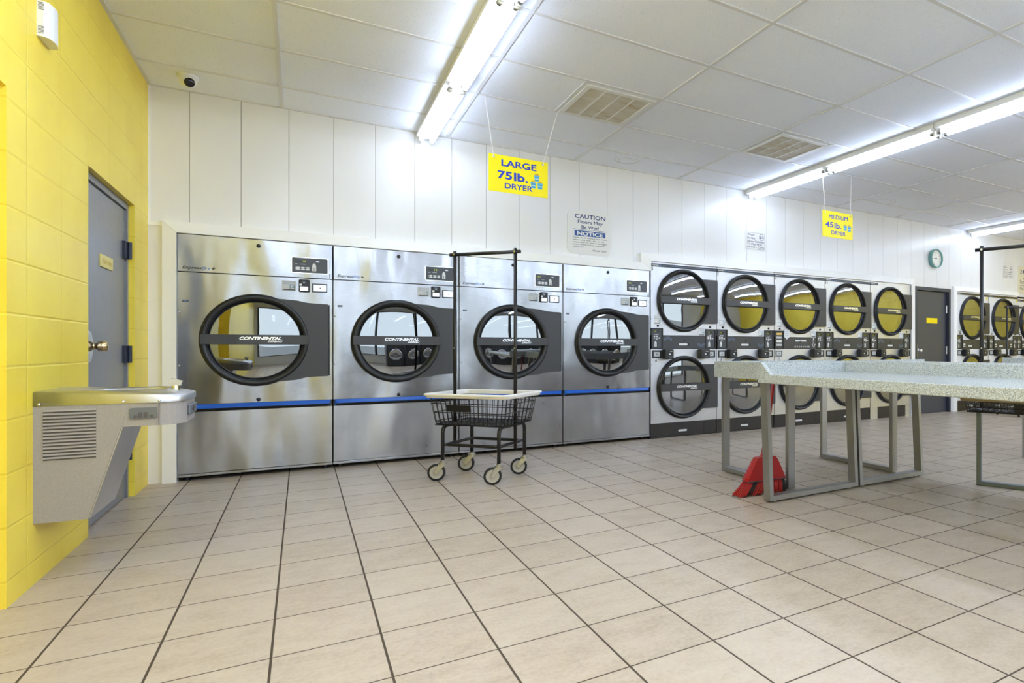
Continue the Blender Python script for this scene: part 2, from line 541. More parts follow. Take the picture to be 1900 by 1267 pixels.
# back wall of white planks, cut around the machines and the dark door
LZ, MZ, BZ = 1.80, 1.905, 1.868             # heights of the openings
SPANS = [(X_LEFT, -0.853, 1.868), (-0.853, 3.196, LZ), (3.196, 7.58, MZ), (7.58, 7.705, 0.0), (7.705, 8.575, 1.895),
         (8.575, 8.69, 0.0), (8.69, 11.36, BZ), (11.36, 13.1, 0.0)]
b = MB()
seams = [-0.393 + 0.3085 * k for k in range(-2, 46)]
seams = [x for x in seams if X_LEFT < x < X_RIGHT]
edges = sorted(set([X_LEFT] + seams + [X_RIGHT] + [s[0] for s in SPANS[1:]]))
for x0, x1 in zip(edges[:-1], edges[1:]):
    xm = (x0 + x1) / 2
    z0 = [s for s in SPANS if s[0] <= xm < s[1]][0][2]
    a0 = x0 + (0.0016 if x0 in seams else 0); a1 = x1 - (0.0016 if x1 in seams else 0)
    b.box(a0, a1, Y_WALL, Y_WALL + 0.012, z0, H_CEIL, 'wallpanel')
for x0, x1, z0 in SPANS:
    b.box(x0, min(x1, X_RIGHT), Y_WALL + 0.012, Y_WALL + 0.09, z0, H_CEIL, 'gap')
b.box(X_LEFT, -0.853, Y_WALL, Y_WALL + 0.09, 0, 1.862, 'wallpanel')
struct(b.build('wall_back'), 'glossy white vertical panel wall above the machines')
struct(MB().box(X_LEFT - 0.3, X_RIGHT + 0.2, Y_REAR, Y_REAR + 0.1, 0, H_CEIL, 'gap').build('wall_rear'), 'service space wall behind the machines')
struct(MB().box(X_RIGHT, X_RIGHT + 0.2, Y_FRONT, Y_REAR, 0, H_CEIL, 'cmu').build('wall_right'), 'yellow painted block end wall')
b = MB()
b.box(X_LEFT - 0.3, X_RIGHT + 0.2, Y_FRONT - 0.15, Y_FRONT, 0, WZ0, 'bouncewall')
b.box(X_LEFT - 0.3, X_RIGHT + 0.2, Y_FRONT - 0.15, Y_FRONT, WZ1, H_CEIL, 'bouncewall')
b.box(X_LEFT - 0.3, WINDOWS[0][0], Y_FRONT - 0.15, Y_FRONT, WZ0, WZ1, 'bouncewall')
b.box(WINDOWS[-1][1], X_RIGHT + 0.2, Y_FRONT - 0.15, Y_FRONT, WZ0, WZ1, 'bouncewall')
struct(b.build('wall_front'), 'shop front wall with tall windows')
for i, (x0, x1) in enumerate(WINDOWS):
    f = MB(); t = 0.03
    f.box(x0 - 0.03, x0 + t, Y_FRONT - 0.12, Y_FRONT + 0.02, WZ0, WZ1, 'mullion')
    f.box(x1 - t, x1 + 0.03, Y_FRONT - 0.12, Y_FRONT + 0.02, WZ0, WZ1, 'mullion')
    f.box(x0 + t, x1 - t, Y_FRONT - 0.12, Y_FRONT + 0.02, WZ0, WZ0 + t, 'mullion')
    f.box(x0 + t, x1 - t, Y_FRONT - 0.12, Y_FRONT + 0.02, WZ1 - t, WZ1, 'mullion')
    f.box(x0 + t, x1 - t, Y_FRONT - 0.07, Y_FRONT - 0.06, WZ0 + t, WZ1 - t, 'winglass')
    struct(f.build('window_%d' % (i + 1)), 'tall dark framed shop window')
struct(MB().box(-60, 70, -120, Y_FRONT - 0.2, -0.3, -0.12, 'asphalt').build('ground'), 'parking lot outside')

# white mouldings round the built-in machines
def moulding(x0, x1, ztop, wl, wr, wt, zl=0.0, zr=0.0):
    """mitred casing: opening x0..x1 under ztop; outer edge thin on the wall, inner edge standing proud"""
    b = MB(); yo, yi = Y_WALL - 0.036, Y_WALL - 0.05
    def ring(a, bq):
        return
    # top rail
    P = lambda x, y, z: Vector((x, y, z))
    def slab(o0, o1, i0, i1):
        vs = [P(o0[0], yo, o0[1]), P(o1[0], yo, o1[1]), P(i1[0], yi, i1[1]), P(i0[0], yi, i0[1]),
              P(o0[0], Y_WALL + 0.06, o0[1]), P(o1[0], Y_WALL + 0.06, o1[1]), P(i1[0], Y_WALL + 0.06, i1[1]), P(i0[0], Y_WALL + 0.06, i0[1])]
        fs = [(0, 1, 2, 3), (7, 6, 5, 4), (0, 4, 5, 1), (1, 5, 6, 2), (2, 6, 7, 3), (3, 7, 4, 0)]
        b.add(vs, fs, 'trim')
    slab((x0 - wl, ztop + wt), (x1 + wr, ztop + wt), (x0, ztop), (x1, ztop))
    if wl > 0:
        slab((x0 - wl, zl), (x0 - wl, ztop + wt - 0.001), (x0 - 0.0005, zl), (x0 - 0.0005, ztop - 0.001))
    if wr > 0:
        slab((x1 + wr, zr), (x1 + wr, ztop + wt - 0.001), (x1 + 0.0005, zr), (x1 + 0.0005, ztop - 0.001))
    return b
struct(moulding(-0.7695, 3.19, 1.8035, 0.0835, 0.0, 0.082).build('trim_2'), 'white sloped moulding round the four large machines')
struct(moulding(3.192, 7.575, 1.9055, 0.115, 0.10, 0.082, 1.80, 0.0).build('trim_3'), 'white sloped moulding round the five stacked machines')
struct(moulding(8.692, 10.47, 1.872, 0.06, 0.0, 0.07).build('trim_4'), 'white moulding round the white stacked machines')
b = MB(); b.box(X_LEFT, -0.853, Y_WALL - 0.012, Y_WALL, 1.848, 1.876, 'trim'); b.box(X_LEFT, X_LEFT + 0.012, Y_WALL - 0.006, Y_WALL, 1.876, H_CEIL, 'trim')
struct(b.build('trim_5'), 'thin white strip where the panels change')

# ------------------------------------------------------------------ doors
d1 = struct(thing('door_1', 'grey metal door in the yellow block wall', 'door'), 'grey metal door in the yellow block wall')
del d1['category']
fr = MB(); y0, y1, zt = DOOR; xf = X_LEFT - 0.03
fr.box(xf - 0.14, xf, y0 + 0.001, y0 + 0.03, 0, zt - 0.001, 'navyframe'); fr.box(xf - 0.14, xf, y1 - 0.03, y1 - 0.001, 0, zt - 0.001, 'greydoor')
fr.box(xf - 0.14, xf, y0 + 0.03, y1 - 0.03, zt - 0.04, zt - 0.001, 'greydoor')
fr.build('door_frame', d1)
MB().box(xf - 0.055, xf - 0.012, y0 + 0.034, y1 - 0.034, 0.006, zt - 0.044, 'greydoor', 0.002).build('door_leaf', d1)
for z in (1.60, 0.93, 0.30):
    h = MB(); h.cyl((xf + 0.012, y1 - 0.032, z - 0.055), (xf + 0.012, y1 - 0.032, z + 0.055), 0.012, 'hinge', 12)
    h.box(xf - 0.012, xf + 0.004, y1 - 0.10, y1 - 0.03, z - 0.055, z + 0.055, 'hinge'); h.build('door_hinge', d1)
pl = MB(); pl.box(xf - 0.012, xf - 0.004, 4.50, 4.745, 1.432, 1.503, 'brass', 0.001)
pl.text('Boiler Room', 4.54, 4.71, 1.452, 1.484, xf - 0.0035, 'basketgold', 0.0, 0, YZ); pl.build('door_plaque', d1)
kn = MB(); kn.prism([(xf - 0.012, 4.165, 0.885), (xf - 0.012, 4.235, 0.90), (xf - 0.012, 4.265, 0.94), (xf - 0.012, 4.265, 1.01), (xf - 0.012, 4.235, 1.05), (xf - 0.012, 4.165, 1.065)], (0.026, 0, 0), 'chrome')
kn.build('latch_guard', d1)
MB().lathe([(0.036, 0), (0.036, 0.008), (0.018, 0.012), (0.018, 0.03), (0.029, 0.036), (0.026, 0.07), (0, 0.072)], 'brassknob', (xf - 0.006, 4.30, 0.978), (1, 0, 0), 20).build('door_knob', d1)

d2 = struct(bpy.data.objects.new('door_2', None), 'dark slate metal door between the two banks of stacked machines'); COL.objects.link(d2)
fr = MB(); xa, xb, zt = 7.708, 8.572, 1.893
fr.box(xa, xa + 0.045, Y_WALL - 0.02, Y_WALL + 0.10, 0, zt, 'navyframe'); fr.box(xb - 0.045, xb, Y_WALL - 0.02, Y_WALL + 0.10, 0, zt, 'navyframe')
fr.box(xa + 0.045, xb - 0.045, Y_WALL - 0.02, Y_WALL + 0.10, zt - 0.05, zt, 'navyframe'); fr.build('door_frame', d2)
MB().box(xa + 0.049, xb - 0.049, Y_WALL + 0.03, Y_WALL + 0.07, 0.006, zt - 0.054, 'navydoor', 0.002).build('door_leaf', d2)
for z in (1.58, 0.95, 0.3):
    MB().cyl((xb - 0.05, Y_WALL + 0.02, z - 0.06), (xb - 0.05, Y_WALL + 0.02, z + 0.06), 0.012, 'zinc', 10).build('door_hinge', d2)
pl = MB(); pl.box(8.035, 8.30, Y_WALL + 0.024, Y_WALL + 0.03, 1.357, 1.437, 'dooryellow', 0.001); pl.build('door_plaque', d2)
kn = MB(); kn.box(7.775, 7.815, Y_WALL + 0.018, Y_WALL + 0.03, 0.84, 1.04, 'chrome', 0.003); kn.build('latch_guard', d2)
MB().lathe([(0.034, 0), (0.034, 0.008), (0.016, 0.012), (0.016, 0.03), (0.03, 0.04), (0.024, 0.066), (0, 0.068)], 'chrome', (7.835, Y_WALL + 0.03, 0.945), (0, -1, 0), 20).build('door_knob', d2)

# ================================================================== dryers
def frame_of_rect(b, x0, x1, z0, z1, y0, y1, t, m):
    b.box(x0, x0 + t, y0, y1, z0, z1, m); b.box(x1 - t, x1, y0, y1, z0, z1, m)
    b.box(x0 + t, x1 - t, y0, y1, z0, z0 + t, m); b.box(x0 + t, x1 - t, y0, y1, z1 - t, z1, m)

def holed_panel(b, x0, x1, z0, z1, cx, cz, r, y, m, thick=0.02, n=64):
    """front sheet with a round port: fan of quads between the circle and the rectangle"""
    vs, fs = [], []
    ang = [2 * PI * i / n for i in range(n)] + [math.atan2(qz - cz, qx - cx) % (2 * PI) for qx in (x0, x1) for qz in (z0, z1)]
    ang = sorted(ang); n = len(ang)
    for t in ang:
        dx, dz = math.cos(t), math.sin(t)
        k = min(((x1 - cx) if dx > 0 else (cx - x0)) / max(abs(dx), 1e-6), ((z1 - cz) if dz > 0 else (cz - z0)) / max(abs(dz), 1e-6))
        vs += [(cx + dx * r, y, cz + dz * r), (cx + dx * k, y, cz + dz * k), (cx + dx * r, y + thick, cz + dz * r)]
    for i in range(n):
        j = (i + 1) % n
        fs += [(3 * i, 3 * j, 3 * j + 1, 3 * i + 1), (3 * i + 2, 3 * j + 2, 3 * j, 3 * i)]
    b.add(vs, fs, m)

def drum_port(parent, cx, cz, r):
    b = MB()
    b.lathe([(r, 0.09), (r + 0.05, 0.11), (r + 0.05, 0.62), (0, 0.64)], 'drum', (cx, 0, cz), (0, 1, 0), 40)
    for k in range(3):
        a = 2 * PI * k / 3 + 0.6
        p = Vector((cx + math.cos(a) * (r + 0.01), 0.3, cz + math.sin(a) * (r + 0.01)))
        b.cyl(p + Vector((0, -0.2, 0)), p + Vector((0, 0.25, 0)), 0.035, 'drum', 8)
    return b.build('drum', parent)

def door_assembly(parent, cx, cz, R, rg, plate, band, logo_w, logo_x, rec, pf):
    """black ring door: ring > glass, crossbar, hinge_plate"""
    b = MB()
    lip = R - rg - 0.012
    prof = [(R, 0.0), (R, 0.026), (R - 0.003, 0.030), (R - 0.008, 0.031), (R - 0.009, 0.034), (R - 0.009, 0.050), (R - 0.013, 0.058), (R - 0.020, 0.062),
            (R - 0.6 * lip, 0.062), (R - 0.9 * lip, 0.058), (R - lip, 0.050), (rg + 0.008, 0.020), (rg + 0.004, -rec * 0.6), (rg, -rec), (rg, -rec - 0.02)]
    prof = [(r_, h_ * pf if h_ > 0 else h_) for r_, h_ in prof]
    b.lathe(prof, 'black', (cx, 0, cz), (0, -1, 0), 64)
    ring = b.build('door', parent)
    gl = MB(); gl.lathe([(rg - 0.0005, 0.003), (rg * 0.8, 0.006), (rg * 0.4, 0.0085), (0, 0.009)], 'glass', (cx, rec, cz), (0, -1, 0), 48); gl.build('door_glass', ring)
    rim = MB(); rim.lathe([(rg, 0.004), (rg - 0.004, 0.008), (rg - 0.007, 0.003)], 'char', (cx, rec, cz), (0, -1, 0), 48); rim.build('glass_gasket', ring)
    z0, z1, x0, x1 = band
    yb = -0.062 * pf + 0.003
    c = MB(); c.box(x0, x1, yb - 0.0140, yb, z0, z1, 'char', 0.002)
    for x in (x0 + 0.012, x1 - 0.012):
        for z in (z0 + 0.02, z1 - 0.02):
            c.cyl((x, yb - 0.0140, z), (x, yb - 0.0165, z), 0.004, 'black', 8)
    zc = (z0 + z1) / 2; lx0, lx1 = logo_x - logo_w / 2, logo_x + logo_w / 2
    c.box(lx0 - 0.012, lx1 + 0.012, yb - 0.0145, yb - 0.0140, z0 + 0.006, z1 - 0.006, 'panelgrey')
    c.text('CONTINENTAL', lx0, lx1, zc - 0.002, zc + 0.022, yb - 0.0152, 'foil', 0.03, 0.28, XZ, 0.92)
    c.text('GIRBAU', lx1 - logo_w * 0.33, lx1 + 0.006, zc - 0.019, zc - 0.006, yb - 0.0152, 'foil', 0.02, 0.28)
    c.build('crossbar', ring)
    pts, zz = plate
    half = len(pts) // 2            # near edge follows the ring
    ztop_, zbot_ = pts[0][1], pts[-1][1]
    a1, a0 = math.asin(max(-1, min(1, (ztop_ - cz) / (R - 0.016)))), math.asin(max(-1, min(1, (zbot_ - cz) / (R - 0.016))))
    arc = [(cx + (R - 0.016) * math.cos(a0 + (a1 - a0) * k / 24), cz + (R - 0.016) * math.sin(a0 + (a1 - a0) * k / 24)) for k in range(25)]
    pts = [q for q in pts[1:-1]] + arc
    p = MB(); p.prism([(x, -0.001, z) for x, z in pts], (0, -0.030, 0), 'char'); p.build('hinge_plate', ring)
    h = MB(); xe = max(x for x, z in pts)
    h.box(xe + 0.001, xe + 0.011, -0.02, -0.001, zz[0] + 0.006, zz[1] - 0.006, 'black'); h.cyl((xe + 0.006, -0.022, zz[0] + 0.012), (xe + 0.006, -0.022, zz[1] - 0.012), 0.0045, 'char', 8)
    h.build('hinge_rod', ring)
    return ring

def robe_arrow(b, x, z, s, y, m):
    """coin-slot shield graphic with a bent arrow"""
    o = [(x - 0.5 * s, z), (x - 0.5 * s, z + 1.5 * s), (x - 0.38 * s, z + 1.95 * s), (x, z + 2.35 * s), (x + 0.38 * s, z + 1.95 * s), (x + 0.5 * s, z + 1.5 * s), (x + 0.5 * s, z)]
    b.prism([(a, y, c) for a, c in o], (0, -0.0006, 0), m)
    b.box(x - 0.06 * s, x + 0.08 * s, y - 0.0012, y - 0.0006, z + 0.18 * s, z + 0.85 * s, 'ink')
    b.prism([(a, y - 0.0006, c) for a, c in ((x - 0.4 * s, z + 1.25 * s), (x - 0.1 * s, z + 0.95 * s), (x, z + 0.8 * s), (x - 0.12 * s, z + 0.8 * s))], (0, -0.0006, 0), 'ink')
    b.box(x - 0.3 * s, x + 0.3 * s, y - 0.0012, y - 0.0006, z + 0.2 * s, z + 0.28 * s, 'ink')

def number_sticker(parent, x0, x1, z0, z1, num, dark=False):
    b = MB(); b.prism(rrect(x0, x1, z0, z1, 0.008, -0.0005), (0, -0.0012, 0), 'sticker' if not dark else 'paper')
    w, h = x1 - x0, z1 - z0
    b.box(x0 + 0.1 * w, x1 - 0.1 * w, -0.0022, -0.0017, z0 + 0.06 * h, z0 + 0.15 * h, 'ink')
    for k in range(2):
        zz = z1 - (0.16 + 0.2 * k) * h
        b.box(x0 + 0.1 * w, x1 - 0.1 * w, -0.0021, -0.0017, zz, zz + 0.035 * h, 'lineblue')
    b.text(num, x0 + 0.54 * w, x0 + 0.92 * w, z0 + 0.2 * h, z0 + 0.56 * h, -0.0022, 'tealink', 0.0)
    return b.build('number_sticker', parent)

def large_dryer(i, label):
    """one of the four single-drum machines; local origin at its left front foot"""
    W = 0.986; x0 = -0.770 + 0.9895 * i
    num = ('14', '15', '16', '17')[i]; digit = ('1', None, None, '2')[i]; disp = ('29', '12', 'FILL', 'FILL')[i]
    t = thing('large_dryer', label, 'dryer', (x0, D, 0), 0, 'large single-drum dryers along the back wall')
    cx, cz, R, rg = 0.476, 1.032, 0.350, 0.293
    b = MB(); b.box(0.004, W - 0.004, 0.03, 0.72, 0.03, 1.796, 'char')
    b = MB()
    b.box(0.003, 0.02, 0.022, 0.75, 0.035, 1.798, 'char'); b.box(W - 0.02, W - 0.003, 0.022, 0.75, 0.035, 1.798, 'char')
    b.box(0.02, W - 0.02, 0.75, 0.77, 0.035, 1.798, 'char'); b.box(0.02, W - 0.02, 0.022, 0.75, 1.78, 1.798, 'char'); b.box(0.02, W - 0.02, 0.022, 0.75, 0.035, 0.06, 'char')
    for fx in (0.05, W - 0.05):
        for fy in (0.08, 0.68):
            b.cyl((fx, fy, 0), (fx, fy, 0.036), 0.02, 'black', 10)
    b.build('cabinet', t)
    p = MB(); p.box(0.002, W - 0.002, 0.0, 0.02, 1.527, 1.802, 'steel', 0.003)
    p.build('top_panel', t)
    p = MB(); holed_panel(p, 0.002, W - 0.002, 0.558, 1.523, cx, cz, R - 0.03, 0.0, 'steel')
    p.box(0.002, 0.006, 0.0001, 0.02, 0.558, 1.523, 'steel'); p.box(W - 0.006, W - 0.002, 0.0001, 0.02, 0.558, 1.523, 'steel')
    for zz in (1.233, 0.845):
        p.lathe([(0.007, 0), (0.006, 0.004), (0, 0.0055)], 'chrome', (0.014, 0, zz), (0, -1, 0), 10)
    p.build('front_panel', t)
    p = MB(); p.box(0.002, W - 0.002, 0.002, 0.02, 0.052, 0.505, 'steel_low', 0.002); p.build('lower_panel', t)
    p = MB(); p.box(0.0, W, -0.004, 0.02, 0.032, 0.050, 'steel_low', 0.002); p.build('base_strip', t)
    s = MB()
    s.prism([(0.012, 0.001, 0.556), (W - 0.010, 0.001, 0.556), (W - 0.022, -0.014, 0.534), (0.030, -0.014, 0.534)], (0, 0.001, -0.001), 'stripe')
    s.prism([(0.012, 0.001, 0.555), (0.030, -0.014, 0.533), (0.030, -0.014, 0.526), (0.012, 0.001, 0.508)], (0, 0.002, 0), 'stripe')
    s.prism([(0.030, -0.0145, 0.534), (W - 0.022, -0.0145, 0.534), (W - 0.022, -0.0145, 0.526), (0.030, -0.0145, 0.526)], (0, 0.001, 0), 'stripe')
    s.prism([(0.016, 0.0005, 0.508), (W - 0.014, 0.0005, 0.508), (W - 0.022, -0.014, 0.5255), (0.030, -0.014, 0.5255)], (0, 0.001, 0.0005), 'black_gloss')
    s.build('blue_stripe', t)
    plate = ([(cx + 0.16, cz + 0.325), (0.74, cz + 0.312), (0.80, cz + 0.298), (0.86, cz + 0.293), (0.953, cz + 0.290), (0.953, cz - 0.284), (0.86, cz - 0.287), (0.80, cz - 0.292), (0.74, cz - 0.308), (cx + 0.16, cz - 0.324)], (cz - 0.284, cz + 0.290))
    door_assembly(t, cx, cz, R, rg, plate, (cz - 0.034, cz + 0.040, cx - R + 0.012, cx + R - 0.006), 0.265, cx + 0.03, 0.0, 0.85)
    drum_port(t, cx, cz, rg + 0.012)
    # control panel
    c = MB(); c.prism(rrect(0.700, 0.956, 1.563, 1.690, 0.012, 0.0), (0, -0.002, 0), 'foil')
    c.prism(rrect(0.706, 0.950, 1.568, 1.685, 0.008, -0.002), (0, -0.0015, 0), 'panelgrey')
    for r_ in range(2):
        for k in range(3):
            xx = 0.735 + 0.033 * k; zz = 1.607 - 0.013 * r_
            c.prism(rrect(xx, xx + 0.024, zz - 0.0055, zz + 0.0055, 0.005, -0.0035, 3), (0, -0.001, 0), 'key')
            c.box(xx - 0.007, xx - 0.003, -0.0042, -0.0036, zz - 0.002, zz + 0.002, 'key')
    for k, xx in enumerate((0.728, 0.762, 0.78)):
        c.box(xx, xx + 0.016, -0.0042, -0.0036, 1.633, 1.636, 'key')
    c.box(0.727, 0.801, -0.0040, -0.0036, 1.648, 1.667, 'black_gloss')
    robe_arrow(c, 0.856, 1.584, 0.027, -0.0036, 'key')
    c.prism(rrect(0.868, 0.892, 1.655, 1.666, 0.004, -0.0035, 3), (0, -0.001, 0), 'key')
    for z in (1.645, 1.580):
        c.cyl((0.898, -0.0035, z), (0.898, -0.005, z), 0.003, 'black', 8)
    cp = c.build('control_panel', t)
    q = MB(); wd = 0.022 if len(disp) == 2 else 0.03
    xq = 0.777 if len(disp) == 2 else 0.730
    q.text(disp, xq, xq + wd, 1.650, 1.665, -0.0045, 'display', 0.0, 0.1); q.build('digit_display', cp)
    # payment
    c = MB(); c.box(0.752, 0.826, -0.022, 0.0, 1.414, 1.512, 'black', 0.006)
    c.box(0.756, 0.774, -0.0228, -0.0222, 1.462, 1.478, 'key'); c.box(0.77, 0.80, -0.0228, -0.0222, 1.496, 1.501, 'lineblue'); c.box(0.78, 0.794, -0.0228, -0.0222, 1.484, 1.489, 'key')
    c.box(0.759, 0.815, -0.0228, -0.0222, 1.423, 1.456, 'screen'); c.build('card_reader', t)
    c = MB(); c.box(0.842, 0.948, -0.006, 0.0, 1.416, 1.486, 'panelgrey', 0.002); c.build('payment_terminal', t)
    c2 = MB(); c2.box(0.853, 0.939, -0.0072, -0.0062, 1.425, 1.477, 'screen'); c2.box(0.894, 0.902, -0.0080, -0.0073, 1.447, 1.455, 'ink'); c2.box(0.926, 0.932, -0.0080, -0.0073, 1.466, 1.472, 'lineblue'); c2.build('payment_display', t)
    number_sticker(t, 0.638, 0.736, 1.420, 1.499, num)
    b = MB()
    b.text('Express', 0.030, 0.143, 1.543, 1.570, -0.0008, 'ink', 0.015, 0.3); b.text('Dry', 0.143, 0.196, 1.543, 1.570, -0.0008, 'blueink', 0.015, 0.3)
    b.text('+', 0.200, 0.222, 1.549, 1.568, -0.0008, 'ink', 0.03, 0.2); b.build('name_lettering', t)
    if digit:
        b = MB(); b.text(digit, 0.966, None, 1.532, 1.568, -0.0008, 'ink', 0.01); b.build('number_decal', t)
    for zz in (1.752, 0.578):
        b = MB(); b.lathe([(0.0145, 0), (0.0145, 0.006), (0.010, 0.009), (0, 0.009)], 'black', (0.489, 0, zz), (0, -1, 0), 14); b.build('panel_lock', t)
    b = MB(); b.prism(rrect(0.031, 0.066, 1.306, 1.321, 0.003, -0.0002, 3), (0, -0.002, 0), 'panelgrey'); b.box(0.036, 0.061, -0.003, -0.0022, 1.310, 1.316, 'lineblue'); b.build('rating_badge', t)
    return t

LL = ['large stainless dryer numbered 14, beside the yellow wall',
      'large stainless dryer numbered 15, second from the yellow wall',
      'large stainless dryer numbered 16, behind the hanging rack of the wire cart',
      'large stainless dryer numbered 17, next to the stacked dryers']
for i in range(4):
    large_dryer(i, LL[i])

def chevron(b, x0, x1, z, up, y):
    s = 1 if up else -1
    xm = (x0 + x1) / 2
    for k in range(3):
        zz = z - s * 0.012 * k
        pts = [(x0, y, zz - s * 0.022), (xm, y, zz), (x1, y, zz - s * 0.022)]
        for a, c in zip(pts[:-1], pts[1:]):
            b.prism([a, c, (c[0], y, c[2] - s * 0.003), (a[0], y, a[2] - s * 0.003)], (0, -0.0005, 0), 'lineblue')
    for xx in (x0, x1):
        b.box(xx - 0.0015, xx + 0.0015, y - 0.0005, y, min(z - s * 0.046, z - s * 0.022), max(z - s * 0.046, z - s * 0.022), 'lineblue')

def stack_dryer(x0, label, group, nums, stick, body='steel_stack', style='plain', dz=0.0, dy=0.0, toe=True):
    W = 0.873
    t = thing('stacked_dryer', label, 'dryer', (x0, D + dy, 0), 0, group)
    R, rg, cx = 0.346, 0.300, 0.424
    ZC = (1.500 + dz, 0.546)
    dark = 'char' if body == 'steel_stack' else 'brownstripe'
    b = MB()
    b.box(0.003, 0.02, 0.022, 0.75, 0.0, 1.90 + dz, 'char'); b.box(W - 0.02, W - 0.003, 0.022, 0.75, 0.0, 1.90 + dz, 'char')
    b.box(0.02, W - 0.02, 0.75, 0.77, 0.0, 1.90 + dz, 'char'); b.box(0.02, W - 0.02, 0.022, 0.75, 1.88 + dz, 1.90 + dz, 'char'); b.box(0.02, W - 0.02, 0.022, 0.75, 0.0, 0.02, 'char')
    b.build('cabinet', t)
    zt = 1.904 + dz
    p = MB(); p.box(0.002, W - 0.002, 0.0, 0.02, 1.852 + dz if toe else 1.852 + dz, zt, body)
    holed_panel(p, 0.002, W - 0.002, 1.116, 1.852 + dz, cx, ZC[0], R - 0.03, 0.0, body)
    for zz in (1.75, 1.29):
        p.lathe([(0.006, 0), (0.005, 0.004), (0, 0.005)], 'chrome', (0.014, 0, zz + dz), (0, -1, 0), 8)
    p.build('upper_panel', t)
    p = MB(); holed_panel(p, 0.002, W - 0.002, 0.162, 0.966, cx, ZC[1], R - 0.03, 0.0, body)
    for zz in (0.80, 0.30):
        p.lathe([(0.006, 0), (0.005, 0.004), (0, 0.005)], 'chrome', (0.014, 0, zz), (0, -1, 0), 8)
    p.build('lower_panel', t)
    s = MB(); m_s = 'navystripe' if body == 'steel_stack' else 'brownstripe'
    xe = W - 0.002 if toe else 0.16
    s.box(0.002, xe, -0.004, 0.0, 1.853 + dz, 1.886 + dz, m_s)
    s.box(0.15, xe, -0.005, -0.004, 1.868 + dz, 1.871 + dz, 'lineblue' if body == 'steel_stack' else 'char')
    s.box(0.010, 0.150, -0.0048, -0.004, 1.855 + dz, 1.884 + dz, 'navystripe')
    s.text('Express', 0.018, 0.098, 1.858 + dz, 1.880 + dz, -0.0056, 'paper', 0.015, 0.3); s.text('Dry', 0.099, 0.140, 1.858 + dz, 1.880 + dz, -0.0056, 'lineblue', 0.015, 0.3)
    s.build('name_stripe', t)
    for k, cz in enumerate(ZC):
        plate = ([(cx + 0.17, cz + 0.248), (0.866, cz + 0.248), (0.866, cz - 0.246), (cx + 0.17, cz - 0.246)], (cz - 0.24, cz + 0.24))
        door_assembly(t, cx, cz, R, rg, plate, (cz - 0.038, cz + 0.038, cx - R + 0.02, cx + R + 0.01), 0.265, cx + 0.01, 0.0, 0.72)
        drum_port(t, cx, cz, rg + 0.012)
    # middle fascia
    p = MB(); p.box(0.152, 0.714, -0.006, 0.02, 0.969, 1.113, 'char', 0.002)
    p.cyl((0.427, -0.006, 1.062), (0.427, -0.012, 1.062), 0.010, 'black', 12)
    if style == 'plain':
        p.prism(rrect(0.352, 0.500, 1.004, 1.030, 0.012, -0.006, 4), (0, -0.0004, 0), 'black'); p.prism(rrect(0.355, 0.470, 1.006, 1.028, 0.010, -0.0064, 4), (0, -0.001, 0), 'key')
        chevron(p, 0.165, 0.262, 1.103, True, -0.0065); chevron(p, 0.612, 0.700, 0.986, False, -0.0065)
    elif style == 'flap':
        p.box(0.33, 0.545, -0.0075, -0.006, 1.018, 1.104, 'panelgrey'); p.box(0.345, 0.53, -0.0082, -0.0076, 1.060, 1.082, 'key')
        p.prism([(x, -0.0061, z) for x, z in ((0.655, 1.105), (0.675, 1.105), (0.675, 1.03), (0.70, 1.03), (0.665, 0.985), (0.63, 1.03), (0.655, 1.03))], (0, -0.0006, 0), 'key')
        p.prism([(x, -0.0068, z) for x, z in ((0.659, 1.08), (0.671, 1.08), (0.671, 1.026), (0.69, 1.026), (0.665, 0.993), (0.64, 1.026), (0.659, 1.026))], (0, -0.0006, 0), 'char')
        for k in range(8):
            p.disc((0.345 + 0.034 * k, -0.0066, 0.996), (0, -1, 0), 0.011, 'key', 12); p.disc((0.345 + 0.034 * k, -0.0070, 0.996), (0, -1, 0), 0.007, 'char', 12)
    else:
        p.prism(rrect(0.30, 0.46, 1.004, 1.030, 0.012, -0.006, 4), (0, -0.0004, 0), 'black'); p.prism(rrect(0.303, 0.41, 1.006, 1.028, 0.010, -0.0064, 4), (0, -0.001, 0), 'key')
        for xx in (0.20, 0.66):
            p.disc((xx, -0.0066, 1.075), (0, -1, 0), 0.034, 'panelgrey', 20); p.box(xx - 0.028, xx + 0.028, -0.0068, -0.006, 1.035, 1.052, 'paper'); p.box(xx - 0.028, xx + 0.028, -0.0068, -0.006, 1.0, 1.02, 'sticker')
    p.build('middle_fascia', t)
    for k, (a, c_) in enumerate(((0.006, 0.152), (0.716, 0.862))):
        c = MB(); frame_of_rect(c, a, c_, 0.969, 1.192, -0.010, 0.02, 0.012, 'black'); c.box(a + 0.012, c_ - 0.012, -0.002, 0.02, 0.981, 1.18, 'panelgrey')
        if style == 'flap' and k == 0:
            for q in range(4):
                c.box(a + 0.03, c_ - 0.03, -0.0030, -0.0021, 1.14 - 0.045 * q, 1.165 - 0.045 * q, ('brassknob', 'sticker', 'rim', 'sticker')[q])
        else:
            for q in range(5):
                xx = a + 0.030 + 0.030 * (q % 3); zz = 1.103 if q < 2 else 1.085
                if q >= 2:
                    xx = a + 0.030 + 0.030 * (q - 2)
                c.prism(rrect(xx, xx + 0.022, zz - 0.006, zz + 0.006, 0.005, -0.002, 3), (0, -0.001, 0), 'key')
            c.box(a + 0.045, a + 0.09, -0.003, -0.0021, 1.120, 1.125, 'key'); c.box(a + 0.055, a + 0.08, -0.003, -0.0021, 1.066, 1.073, 'key')
            c.box(a + 0.038, a + 0.10, -0.0025, -0.0021, 1.146, 1.166, 'black_gloss')
            robe_arrow(c, a + 0.055, 0.990, 0.027, -0.0021, 'key')
        cp = c.build('control_panel', t)
